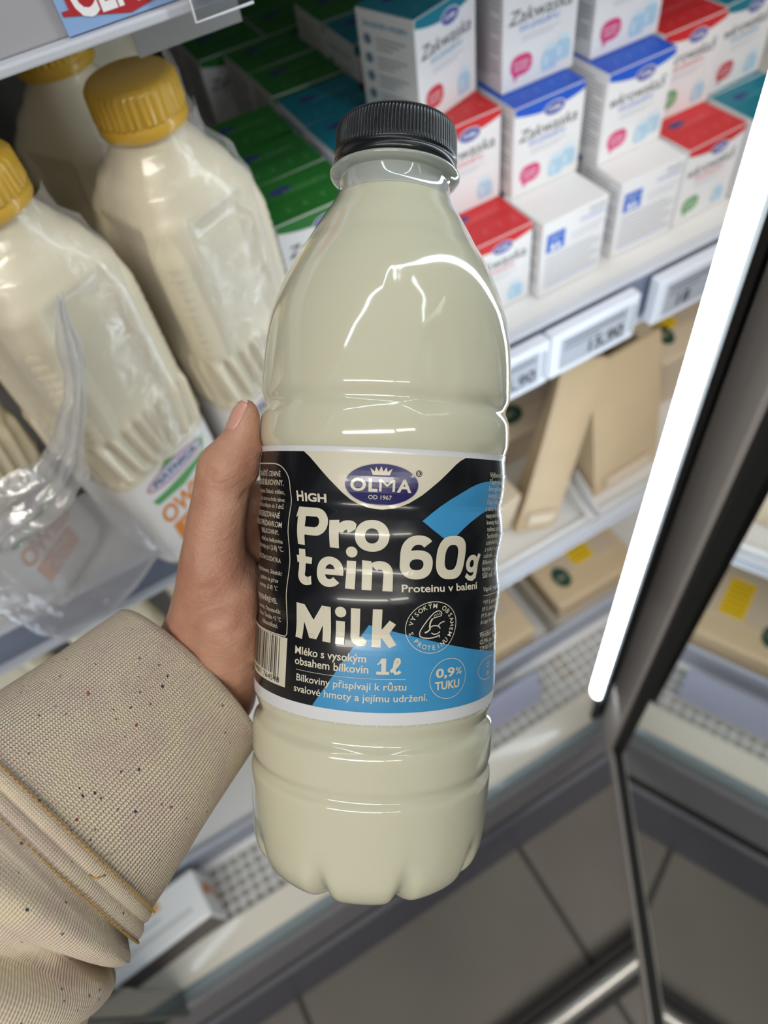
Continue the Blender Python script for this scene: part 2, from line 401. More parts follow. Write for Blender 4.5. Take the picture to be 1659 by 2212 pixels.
# ------------------------------------------------------------------ price displays and the CENA sign
K_black = mat('print_black', (28, 28, 32), 0.5); K_white = mat('print_white', (240, 240, 240), 0.4)
M_tag = mat('display_case', (226, 230, 240), 0.35, coat=0.3); M_screen = mat('display_screen', (176, 180, 190), 0.3, coat=0.4)
def flat(o3, ux, uy):
    """Mapper for flat print: o3 + s*ux + h*uy, lifted along the normal."""
    o3 = Vector(o3); ux = Vector(ux); uy = Vector(uy); n = ux.cross(uy).normalized()
    return lambda s, h, l: tuple(o3 + ux * s + uy * h + n * l)
def price_tag(x0, x1, z0, z1, price, label, side='r', yf=0.338):
    t = thing('price_display', label, 'price tag', ((x0 + x1) / 2, yf, Z(z0)), 0, 'electronic price tags on the carton shelf rail')
    W = (x1 - x0) / 2; Hh = z1 - z0
    b = MB(); b.box(-W, W, -0.012, 0.0, 0, Hh, M_tag, bev=0.002); b.obj('case', t)
    b = MB(); a = Art()
    a.rect(-W * 0.78, W * 0.74, Hh * 0.17, Hh * 0.84, M_screen, 1)
    a.stroke([(-W * 0.78, Hh * 0.17), (W * 0.74, Hh * 0.17), (W * 0.74, Hh * 0.84), (-W * 0.78, Hh * 0.84)], 0.0008, mat('screen_edge', (120, 124, 134), 0.5), 2, True)
    a.rect(-W * 0.7, W * 0.66, Hh * 0.70, Hh * 0.76, mat('print_grey', (110, 112, 120), 0.5), 2)
    a.rect(-W * 0.7, W * 0.1, Hh * 0.58, Hh * 0.62, mat('print_grey', (110, 112, 120), 0.5), 2)
    a.text(price, W * 0.68 if side == 'r' else -W * 0.1, Hh * 0.24, Hh * 0.28, K_black, 2, bold=0.02, align='r')
    for i in range(14):
        k = W * 0.87; a.rect(k - W * 0.05, k + W * 0.05, Hh * (0.2 + 0.045 * i), Hh * (0.2 + 0.045 * i + 0.012 + 0.012 * (i * 7 % 3 == 0)), K_black, 1)
    a.build(b, flat((0, -0.0121, 0), (1, 0, 0), (0, 0, 1))); b.obj('screen', t)
    return t
price_tag(0.205, 0.2875, -0.443, -0.397, '5,90', 'white price display nearest the held bottle reading a 5')
price_tag(0.2890, 0.3785, -0.443, -0.397, '15,90', 'white price display with a grey screen showing 15, middle of the rail')
price_tag(0.398, 0.4835, -0.443, -0.397, '18', 'white price display right of the rail gap with its number at the left', 'l')
price_tag(0.4850, 0.570, -0.443, -0.397, '', 'white price display partly behind the bright light tube')
t = thing('price_display', 'blank bluish price holder lying along the vent grille', 'price tag', (0.22, 0.32, Z(-1.03)))
b = MB(); b.box(0.13 - 0.22, 0.292 - 0.22, -0.036, -0.028, -0.060, -0.002, mat('bluish_holder', (172, 174, 196), 0.3, coat=0.4), Matrix.Rotation(math.radians(-22), 4, 'X'), bev=0.001); b.obj('holder', t)

sg = thing('price_sign', 'light blue card with red arrow and white CENA lettering in the upper rail', 'sign', (0.06, 0.3385, Z(-0.1105)))
K_lblue = mat('sign_blue', (140, 172, 216), 0.5); K_red = mat('sign_red', (176, 38, 44), 0.5)
b = MB(); b.box(-0.0235, 0.0235, -0.0008, 0.0006, 0, 0.062, K_lblue); b.obj('card', sg)
b = MB(); a = Art()
a.poly([(-0.0225, 0.0065), (0.003, 0.0010), (0.0230, 0.0040), (0.023, 0.046), (-0.0195, 0.046), (-0.0195, 0.0080), (-0.0225, 0.0080)], K_red, 1)
a.text('CENA', -0.0175, 0.0045, 0.0150, K_white, 2, width=0.0370, bold=0.03)
a.build(b, flat((0, -0.0010, 0), (1, 0, 0), (0, 0, 1))); b.obj('print', sg); sg.rotation_euler = (-math.atan(0.2), 0, 0)
hold = thing('label_holder', 'small clear plastic holder hooked on the rail right of the CENA sign', 'holder', (0.098, 0.330, Z(-0.117)))
b = MB(); b.box(-0.013, 0.013, -0.0012, 0.0, 0, 0.05, M_clear, bev=0.0004)
b.tube([(-0.013, -0.001, 0.05), (-0.013, -0.001, 0.0), (0.013, -0.001, 0.0)], 0.0006, mat('acrylic_edge', (225, 228, 230), 0.2), 8); b.obj('pocket', hold)

# ------------------------------------------------------------------ yogurt starter cartons
BW, BD, BH = 0.0635, 0.051, 0.0685
M_card = mat('carton_white', (232, 230, 230), 0.55); K_navy = mat('logo_navy', (70, 76, 160), 0.45)
K_pink = mat('badge_pink', (216, 72, 128), 0.5); K_jar = mat('jar_blue', (176, 206, 226), 0.5); K_jar2 = mat('jar_light', (212, 228, 238), 0.5)
K_txt = mat('print_soft_grey', (128, 130, 140), 0.6); K_badge_r = mat('badge_red', (205, 66, 76), 0.5); K_badge_g = mat('badge_green', (112, 166, 108), 0.5)
K_blue = mat('print_blue', (60, 108, 200), 0.5); K_greyc = mat('print_pale', (178, 182, 190), 0.6)
LID = dict(blue=(36, 88, 196), red=(204, 42, 46), green=(36, 112, 42), teal=(16, 118, 138))
SUB = dict(blue=K_blue, red=mat('print_red', (214, 70, 70), 0.5), green=mat('print_green', (60, 140, 70), 0.5), teal=mat('print_teal', (60, 150, 190), 0.5))
def carton_mesh(kind, word, badge, jars=2, H=BH, backside=False):
    mb = MB(); W = BW / 2
    mb.box(-W, W, 0, BD, 0, H, M_card, bev=0.0005)
    F = flat((0, 0, 0), (1, 0, 0), (0, 0, 1)); a = Art()
    if not backside:
        lid = mat('lid_' + kind, LID[kind], 0.45, noise=0.03, nscale=120)
        n = 16; arc = [(-W + 0.0004 + (BW - 0.0008) * i / n, H * (0.925 - 0.07 * (1 - (2 * i / n - 1) ** 2))) for i in range(n + 1)]
        a.poly([(-W + 0.0004, H - 0.0004)] + arc + [(W - 0.0004, H - 0.0004)], lid, 1)
        a.ell(0.004, H * 0.855, 0.0098, 0.0052, K_white, 2, 24); a.ell(0.004, H * 0.855, 0.0091, 0.0046, K_navy, 3, 24)
        a.text('OLMA', 0.004, H * 0.835, 0.0032, K_white, 4, width=0.0125, bold=0.02, align='c')
        a.text(word, -W * 0.86, H * 0.625, 0.0088, K_black, 1, width=BW * 0.84, shear=0.22)
        a.text('DO JOGURTU', -W * 0.55, H * 0.545, 0.0036, SUB[kind], 1, width=BW * 0.52, bold=0.01)
        for i in range(2): a.rect(-W * 0.5, W * (0.55 - 0.2 * i), H * (0.485 - 0.035 * i), H * (0.493 - 0.035 * i), K_greyc, 1)
        if badge: a.ring(-W * 0.48, H * 0.23, 0.0095, 0.0072, 0.0095, badge, 1, 0, 360, 28, 2.6, 0.0072)
        if badge:
            a.poly([(-W * 0.7, H * 0.15), (-W * 0.52, H * 0.14), (-W * 0.68, H * 0.08)], badge, 1)
            a.text('NOVINKA', -W * 0.48, H * 0.235, 0.0024, K_white, 2, width=0.013, align='c'); a.text('BALENÍ', -W * 0.48, H * 0.185, 0.0022, K_white, 2, width=0.011, align='c')
        for i in range(jars):
            x = W * (0.30 + 0.36 * i) if jars == 2 else W * 0.55; y = H * (0.07 + 0.05 * i); sc = 1.0
            a.poly([(x - 0.0058, y), (x + 0.0058, y), (x + 0.0070, y + 0.003), (x + 0.0068, y + 0.010), (x + 0.0045, y + 0.0135), (x - 0.0045, y + 0.0135), (x - 0.0068, y + 0.010), (x - 0.0070, y + 0.003)], K_jar, 2 + i)
            a.rect(x - 0.0052, x + 0.0052, y + 0.0135, y + 0.0155, K_jar2, 3 + i); a.ell(x, y + 0.0165, 0.0052, 0.0013, K_jar2, 3 + i, 16)
            a.rect(x - 0.0045, x - 0.002, y + 0.003, y + 0.010, K_jar2, 4 + i)
    else:
        a.rect(-W * 0.86, -W * 0.30, H * 0.60, H * 0.84, K_blue, 1); a.rect(-W * 0.72, -W * 0.60, H * 0.62, H * 0.70, K_white, 2); a.rect(-W * 0.54, -W * 0.44, H * 0.62, H * 0.70, K_white, 2)
        a.text('jogurt', -W * 0.58, H * 0.76, 0.003, K_white, 2, width=0.013, align='c')
        a.text('Zakwaska', W * 0.92, H * 0.90, 0.0035, K_txt, 1, width=0.016, align='r'); a.text('DO JOGURTU', W * 0.92, H * 0.82, 0.003, K_blue, 1, width=0.024, align='r')
        for i in range(9): a.rect(-W * 0.86, W * (0.9 - 0.25 * (i * 5 % 3 == 0)), H * (0.53 - 0.052 * i), H * (0.53 - 0.052 * i) + 0.0007, K_txt if i != 8 else K_blue, 1)
        a.rect(-W * 0.1, W * 0.92, H * 0.70, H * 0.712, K_greyc, 1); a.rect(-W * 0.1, W * 0.8, H * 0.64, H * 0.652, K_greyc, 1)
    a.build(mb, lambda s, h, l: F(s, h, l + 0.0001))
    # sides: small print in lines
    for sg_, M in ((-1, flat((-W, BD, 0), (0, -1, 0), (0, 0, 1))), (1, flat((W, 0, 0), (0, 1, 0), (0, 0, 1)))):
        a = Art()
        if kind == 'teal' and sg_ < 0:
            a.text('SKŁADNIKI I PRZEPIS', BD * 0.12, H * 0.86, 0.0032, SUB['teal'], 1, width=BD * 0.76, bold=0.01)
            for i in range(4):
                y = H * (0.76 - 0.17 * i); a.ell(BD * 0.17, y - 0.001, 0.0034, 0.0034, mat('icon_grey_blue', (112, 130, 156), 0.5), 1, 20)
                for j in range(3): a.rect(BD * 0.32, BD * (0.84 - 0.12 * j), y - 0.003 * j, y - 0.003 * j + 0.0007, K_txt, 1)
        else:
            for i in range(17): a.rect(BD * 0.10, BD * (0.92 - 0.2 * (i * 7 % 4 == 0)), H * (0.90 - 0.047 * i), H * (0.90 - 0.047 * i) + 0.0008, K_txt, 1)
            if kind == 'teal':
                for i in range(11): a.rect(BD * (0.55 + 0.032 * i), BD * (0.55 + 0.032 * i + 0.012), H * 0.05, H * 0.19, K_black, 2)
        a.build(mb, lambda s, h, l: M(s, h, l + 0.0001))
    if not backside:
        T = flat((0, 0, H), (1, 0, 0), (0, 1, 0)); a = Art()
        a.rect(-W + 0.0003, W - 0.0003, 0.0003, BD - 0.0003, lid, 1)
        lt = mat('lid_print_' + kind, tuple(min(255, int(c + (255 - c) * 0.35)) for c in LID[kind]), 0.5); dk = mat('lid_seam_' + kind, tuple(int(c * 0.6) for c in LID[kind]), 0.5)
        a.ell(-W * 0.35, BD * 0.70, 0.0085, 0.004, mat('lid_logo', (52, 60, 120), 0.5), 2, 20)
        a.text('DO JOGURTU', -W * 0.2 + 0.012, BD * 0.58, 0.0045, lt, 2, width=BW * 0.5, align='c'); a.rect(-W + 0.001, W - 0.001, BD * 0.455, BD * 0.465, dk, 2)
        for i in range(4): a.text('zkT5'[i], -W * 0.55 + 0.013 * i, BD * 0.2, 0.005, lt, 2)
        a.build(mb, lambda s, h, l: T(s, h, l + 0.0001))
    return mb.mesh('carton_' + kind + word)
CM = {}
def cm(kind, word='Zakwaska', badge=None, jars=2, H=BH, backside=False):
    k = (kind, word, badge.name if badge else 0, jars, H, backside)
    if k not in CM: CM[k] = carton_mesh(*k[:2], badge, jars, H, backside)
    return CM[k]
Z1 = -0.402; Z2 = Z1 + BH + 0.0006; Z3 = Z2 + BH + 0.0006
def carton(me, x, y, z, label, rot=0.0, group=None):
    """x, y: left front bottom corner."""
    o = link('yogurt_starter_carton', me, None, (x + BW / 2 * math.cos(rot), y + BW / 2 * math.sin(rot), Z(z)), rot)
    return tag(o, label, 'carton', group)
g_r = 'yogurt starter cartons stacked on the middle shelf'
def C(kind, x, y, z, label, rot=0.0, **k): return carton(cm(kind, **k), x, y, z, label, math.radians(rot), g_r)
# bottom layer, left to right
C('red', 0.246, 0.385, Z1, 'red topped carton on the shelf, right beside the held bottle shoulder', jars=1)
C('blue', 0.3125, 0.376, Z1, 'plain white carton with blue square mark under the first blue topped carton', 1, backside=True)
C('blue', 0.3915, 0.380, Z1, 'plain white carton turned to its printed back, under the second blue topped carton', -1, backside=True)
C('red', 0.4600, 0.381, Z1, 'red topped carton with green badge on the shelf near the light tube', 2, word='wkrowska5', badge=K_badge_g, jars=1)
C('teal', 0.5285, 0.381, Z1, 'teal topped carton at the right end, partly behind the light tube', 0, word='wkrowska5', badge=K_badge_r, jars=1)
C('teal', 0.5285, 0.433, Z1, 'teal topped carton under the rightmost upright teal carton')
for x, nm in ((0.246, 'red'), (0.3125, 'blue'), (0.3915, 'blue'), (0.46, 'red')):
    C(nm, x, 0.4365, Z1, 'covered carton supporting the second layer behind the %s' % {0.246: 'red carton by the bottle', 0.3125: 'plain white carton', 0.3915: 'white printed back carton', 0.46: 'red carton with green badge'}[x])
# second layer
C('red', 0.246, 0.428, Z2, 'red topped carton of the second layer right of the black bottle cap', 1, jars=1)
C('blue', 0.3135, 0.4185, Z2, 'blue topped white carton with pink badge nearest the bottle', 0, badge=K_pink)
C('blue', 0.3925, 0.412, Z2, 'blue topped white carton right of the dark gap, pink badge at its right', 0, word='wkrowska5', badge=K_pink)
C('red', 0.4605, 0.430, Z2, 'red topped carton in the second layer between blue and teal cartons', 0, word='wkrowska5', badge=K_badge_g, jars=1)
C('teal', 0.5270, 0.434, Z2, 'rightmost upright carton with bar code on its side and red badge', 4, word='wkrowska5', badge=K_badge_r, jars=1)
C('blue', 0.3135, 0.471, Z2, 'covered blue carton under the tall front carton of the third layer'); C('blue', 0.3925, 0.466, Z2, 'covered blue carton under the top right carton of the third layer')
C('red', 0.246, 0.481, Z2, 'covered red carton under the teal carton with icons'); C('blue', 0.3135, 0.489 + 0.034, Z1, 'covered carton at the back of the blue column'); C('blue', 0.3925, 0.489, Z1, 'covered carton at the back of the second blue column'); C('red', 0.246, 0.489, Z1, 'covered carton at the back of the red column')
# third layer
C('teal', 0.2490, 0.4400, Z3, 'teal topped carton with four round icons on its side, above the black cap', 19, badge=K_badge_r, jars=1)
C('blue', 0.3180, 0.441, Z3, 'white carton at the top edge with pink badge and two jars, nearest the middle', 0, badge=K_pink)
C('blue', 0.3955, 0.438, Z3, 'white carton at the top edge right of the dark gap with pink badge', 0, word='wkrowska5', badge=K_pink)
# green and teal columns running back on the left
for i, y in enumerate((0.404, 0.4545, 0.505)):
    q = ('front', 'second', 'third')[i]
    C('green', 0.1160, y, Z2, '%s green topped carton of the column beside the milk bottles' % q, (0, 1, -1)[i], jars=1)
    C('green', 0.1160, y, Z1, 'covered carton under the %s green carton of the left column' % q)
for i, (y, kd) in enumerate(((0.453, 'teal'), (0.504, 'teal'), (0.562, 'green'), (0.613, 'green'))):
    q = ('front teal', 'second teal', 'nearer green', 'farther green')[i]
    C(kd, 0.1870, y, Z2, '%s topped carton in the column left of the black cap' % q, (1, 0, -1, 1)[i])
    C(kd, 0.1870, y, Z1, 'covered carton under the %s carton of the second column' % q)
for i, y in enumerate((0.666, 0.717)):
    q = ('nearer', 'farthest')[i]
    C('green', 0.1640, y, Z2, '%s green topped carton deep in the dark back of the shelf' % q); C('green', 0.1640, y, Z1, 'covered carton under the %s green carton at the back' % q)
    C('green', 0.2290, y, Z2, '%s green topped carton at the back, right of its dark neighbour' % q); C('green', 0.2290, y, Z1, 'covered carton under the %s back right green carton' % q)
HT = BH + 0.0235
for i, (y, kd) in enumerate(((0.541, 'teal'), (0.595, 'green'))):
    C(kd, 0.2520, y, Z2, 'taller %s topped carton showing its printed pale side, behind the teal column' % kd, 0, H=HT); C(kd, 0.252, y, Z1, 'covered carton under the taller %s carton' % kd)
# price card hanging behind the upper rail
hc = thing('price_card', 'white card with a red mark hanging behind the rail right of the CENA sign', 'sign', (0.092, 0.372, Z(-0.138)))
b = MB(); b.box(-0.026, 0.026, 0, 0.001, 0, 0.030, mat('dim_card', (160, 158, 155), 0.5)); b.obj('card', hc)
b = MB(); a = Art(); a.ring(-0.015, 0.019, 0.010, 0.007, 0.010, K_red, 1, 0, 360, 24, 2, 0.007); a.text('akce', 0.012, 0.012, 0.006, K_txt, 1, width=0.016, align='c'); a.build(b, flat((0, -0.0001, 0), (1, 0, 0), (0, 0, 1))); b.obj('print', hc)

# ------------------------------------------------------------------ kraft cheese packs
M_kraft = mat('kraft_board', (204, 180, 146), 0.6, noise=0.08, nscale=25); M_kraft2 = mat('kraft_board_pale', (208, 190, 164), 0.6, noise=0.06, nscale=25)
M_film = mat('window_film', (196, 178, 156), 0.15, coat=0.5); K_yel = mat('sticker_yellow', (226, 186, 24), 0.5); K_dgreen = mat('logo_dark_green', (36, 70, 54), 0.5); K_lgreen = mat('leaf_green', (110, 160, 60), 0.5)
def kraft_standing(wd, hg, dp):
    """Stand-up pack leaning on its back: slightly bellied card face, folded top hem, foot lip."""
    mb = MB(); rows = []
    for i in range(9):
        v = i / 8; z = hg * v; th = dp * (1 - v) ** 0.7 + 0.003; bel = 0.006 * math.sin(PI * v)
        rows.append([(-wd / 2, -th / 2 - bel * 0.2, z), (-wd / 4, -th / 2 - bel, z), (wd / 4, -th / 2 - bel, z), (wd / 2, -th / 2 - bel * 0.2, z), (wd / 2, th / 2, z), (-wd / 2, th / 2, z)])
    mb.grid(rows, M_kraft, True, False, (True, True)); return mb
def pack_standing(name_label, x, y, z, wd, hg, dp, rot, lean, roll=0):
    t = thing('cheese_pack', name_label, 'cheese pack', (x, y, Z(z)), 0, 'kraft cheese packs on the lit lower shelf')
    t.rotation_euler = (math.radians(lean), math.radians(roll), math.radians(rot))
    o = kraft_standing(wd, hg, dp).obj('pouch', t); smooth_by_angle(o, 35)
    b = MB(); b.box(-wd * 0.36, wd * 0.36, -dp / 2 - 0.006, -dp / 2 - 0.004, hg * 0.05, hg * 0.14, M_kraft2, bev=0.0008)
    b.box(-wd * 0.30, wd * 0.30, -dp / 2 - 0.0068, -dp / 2 - 0.006, hg * 0.075, hg * 0.115, mat('pack_strip', (222, 206, 184), 0.5), bev=0.0003); b.obj('label_strip', t)
    return t
Z5 = -0.770
pack_standing('broad kraft cheese pack standing plain side out beside the light tube', 0.474, 0.388, Z5, 0.104, 0.196, 0.035, 2, -8)
pack_standing('narrow kraft cheese pack leaning aslant between the bottle and the broad pack', 0.335, 0.384, Z5, 0.052, 0.240, 0.026, -14, -8, 15)
def pack_flat(label, x, y, z, w_, d_, h_, rot=0, sx=0.2, kraft=None, tilt=0, group='flat kraft packs on the fridge deck'):
    t = thing('cheese_pack', label, 'cheese pack', (x, y, Z(z)), 0, group); t.rotation_euler = (math.radians(tilt), 0, math.radians(rot))
    b = MB(); b.box(-w_ / 2, w_ / 2, 0, d_, 0, h_, kraft or M_kraft, bev=0.004); b.obj('tray', t)
    b = MB(); b.box(-w_ * 0.30, w_ * 0.42, d_ * 0.22, d_ * 0.92, h_ - 0.0005, h_ + 0.0008, M_film, bev=0.0004); b.obj('window', t)
    F = flat((0, 0, h_ + 0.0010), (1, 0, 0), (0, 1, 0))
    b = MB(); a = Art(); a.rect(-w_ * 0.1 + sx * w_, w_ * 0.14 + sx * w_, d_ * 0.24, d_ * 0.58, K_yel, 1)
    for i in range(6): a.rect(-w_ * 0.08 + sx * w_, w_ * 0.12 + sx * w_, d_ * (0.28 + 0.05 * i), d_ * (0.29 + 0.05 * i), mat('sticker_print', (120, 96, 30), 0.5), 2)
    a.build(b, F); b.obj('yellow_sticker', t)
    b = MB(); a = Art(); a.ell(-w_ * 0.28, d_ * 0.22, w_ * 0.09, d_ * 0.10, K_dgreen, 1, 20); a.text('BIO', -w_ * 0.28, d_ * 0.20, 0.006, M_kraft2, 2, align='c'); a.build(b, F); b.obj('round_mark', t)
    b = MB(); a = Art(); a.ell(w_ * 0.25, d_ * 0.75, w_ * 0.05, d_ * 0.05, K_lgreen, 1, 12); a.build(b, F); b.obj('leaf_mark', t)
    return t
Z6 = -1.048
pack_flat('kraft tray pack with yellow sticker lying on the deck left of the light tube', 0.455, 0.345, Z6, 0.155, 0.19, 0.05, 0, 0.02)
pack_flat('kraft tray pack on the deck just right of the bottle label', 0.255, 0.340, Z6, 0.150, 0.19, 0.045, 0, 0.1)
pack_flat('kraft tray pack on the deck hidden behind the lower half of the bottle', 0.085, 0.345, Z6, 0.150, 0.19, 0.045, 0, 0.1)
pack_flat('pale kraft pack with yellow sticker in the shelf behind the bottle edge', 0.268, 0.385, Z5, 0.085, 0.16, 0.09, 6, 0.30, M_kraft2, 10, 'kraft packs deeper on the lower shelf')
pack_flat('kraft pack with dark green round mark under the price rail', 0.425, 0.470, Z5, 0.20, 0.14, 0.085, -3, 0.30, M_kraft2, 14, 'kraft packs deeper on the lower shelf')
pack_flat('kraft pack with a big yellow sticker behind the broad pack and light tube', 0.61, 0.440, Z5, 0.13, 0.16, 0.13, 0, -0.22, M_kraft2, 12, 'kraft packs deeper on the lower shelf')
# white display trays holding the packs
for x0, x1, lb in ((0.20, 0.395, 'white card tray edge holding the narrow kraft pack'), (0.41, 0.60, 'white card tray edge under the broad kraft pack')):
    t = thing('display_tray', lb, 'tray', ((x0 + x1) / 2, 0.345, Z(-0.7715)))
    W = (x1 - x0) / 2; b = MB(); b.box(-W, W, 0.0, 0.05, 0, 0.0012, M_white); b.obj('base', t)
    b = MB(); b.box(-W, W, 0.0, 0.002, 0, 0.012, M_white, bev=0.0005); b.obj('front_lip', t)
    for s in (-1, 1):
        b = MB(); pts = [(s * W, 0, 0), (s * W, 0, 0.012), (s * W, 0.025, 0.03), (s * W, 0.05, 0.04), (s * W, 0.05, 0)]
        b.add([(p[0], p[1], p[2]) for p in pts] + [(p[0] - s * 0.0015, p[1], p[2]) for p in pts], [(0, 1, 2, 3, 4), (9, 8, 7, 6, 5)] + [(i, (i + 1) % 5, (i + 1) % 5 + 5, i + 5) for i in range(5)], M_white); b.obj('side', t)
b = MB(); b.box(-0.004, 0.004, 0, 0.17, 0, 0.05, mat('deck_divider', (158, 150, 132), 0.4, coat=0.3), bev=0.001); b.box(-0.012, 0.012, -0.06, 0.0, -0.058, -0.054, mat('deck_divider', (158, 150, 132), 0.4), bev=0.001)
tag(b.obj('divider', None, (0.360, 0.334, Z(-1.049))), 'grey divider between the two kraft trays on the deck', 'divider')

# ------------------------------------------------------------------ white drink carton lying on the grille
t = thing('drink_carton', 'white carton with an orange striped end lying on the vent grille under the sleeve', 'carton', (-0.250, 0.247, Z(-1.096)), math.radians(5))
b = MB(); b.box(-0.19, 0, 0, 0.066, 0.0, 0.076, mat('carton_gloss_white', (236, 236, 236), 0.3, coat=0.4), bev=0.004); b.obj('body', t)
b = MB(); a = Art(); a.poly([(0.026, 0.004)] + [(0.024 + 0.012 * math.sin(PI * i / 12), 0.004 + 0.068 * i / 12) for i in range(13)][1:] + [(0.034 + 0.0, 0.072)] + [(0.034 + 0.017 * math.sin(PI * i / 12), 0.072 - 0.068 * i / 12) for i in range(1, 13)], mat('stripe_orange', (214, 128, 44), 0.4), 1)
a.build(b, flat((0.0001, 0, 0), (0, 1, 0), (0, 0, 1))); b.obj('orange_stripe', t)
b = MB(); a = Art(); a.rect(-0.185, -0.004, 0.004, 0.072, mat('carton_brown_side', (70, 56, 54), 0.4), 1); a.build(b, flat((0, -0.0001, 0), (1, 0, 0), (0, 0, 1))); b.obj('brown_panel', t)  # shade of the front face painted on as dark brown
b = MB(); a = Art(); a.rect(-0.15, -0.02, 0.018, 0.024, mat('carton_print', (206, 204, 198), 0.4), 1); a.rect(-0.15, -0.06, 0.034, 0.037, K_greyc, 1); a.rect(-0.075, -0.055, 0.045, 0.06, mat('print_tan', (220, 170, 110), 0.4), 1)
a.build(b, flat((0, 0, 0.0761), (1, 0, 0), (0, 1, 0))); b.obj('print', t)

# ------------------------------------------------------------------ gold capped milk bottles
M_hdpe = mat('milk_hdpe', (233, 223, 197), 0.32, coat=0.35, sss=0.15); M_gold = mat('gold_cap', (212, 168, 58), 0.36, coat=0.3, spec=0.5)
M_lab = mat('bottle_label_white', (236, 234, 232), 0.35, coat=0.2); K_or = mat('print_orange', (224, 140, 62), 0.45); K_gr = mat('print_leaf_green', (92, 164, 96), 0.45); K_pk = mat('print_rose', (206, 130, 140), 0.5)
BHH = 0.285
def sq(t, a, p=5.0):
    c, s = math.cos(t), math.sin(t)
    return a / (abs(c) ** p + abs(s) ** p) ** (1 / p)
def prof_bot(z):
    """half width of the square body at height z, and its squareness"""
    P = [(0, .031, 4), (.004, .0372, 5), (.012, .0386, 6), (.205, .0388, 6), (.222, .0368, 4.8), (.236, .0315, 3.4), (.246, .0250, 2.6), (.252, .0215, 2.2), (.256, .0195, 2), (.262, .0190, 2)]
    for i in range(len(P) - 1):
        if z <= P[i + 1][0]:
            f = (z - P[i][0]) / (P[i + 1][0] - P[i][0]); f2 = f * f * (3 - 2 * f)
            return P[i][1] + (P[i + 1][1] - P[i][1]) * f2, P[i][2] + (P[i + 1][2] - P[i][2]) * f
    return P[-1][1:]
def body_r(t, z, lift=0.0):
    a, p = prof_bot(z); r = sq(t, a, p)
    q = (t % (PI / 2)) - PI / 4                       # 0 at the corner between faces
    dface = abs(((t + PI / 4) % (PI / 2)) - PI / 4)    # angle from the face centre
    if 0.136 < z < 0.226:                             # sunk panel on each face
        e = min((z - 0.136) / 0.012, (0.226 - z) / 0.014, max(0, (0.50 - dface)) / 0.10, 1)
        r -= 0.0052 * max(0, e) ** 0.8
    if 0.100 < z < 0.140:                             # slanted grip ribs above the label
        e = min((z - 0.100) / 0.004, (0.140 - z) / 0.007, 1)
        r += 0.0024 * e * math.sin((t * 0.036 + (z * 0.12 if t % PI < PI / 2 else -z * 0.12)) * 2 * PI / 0.0078)
    if 0.145 < z < 0.205 and abs(q) < 0.16:            # small rib marks along the corners
        r += 0.0006 * math.sin(z * 2 * PI / 0.006) * (1 - abs(q) / 0.16)
    return r + lift
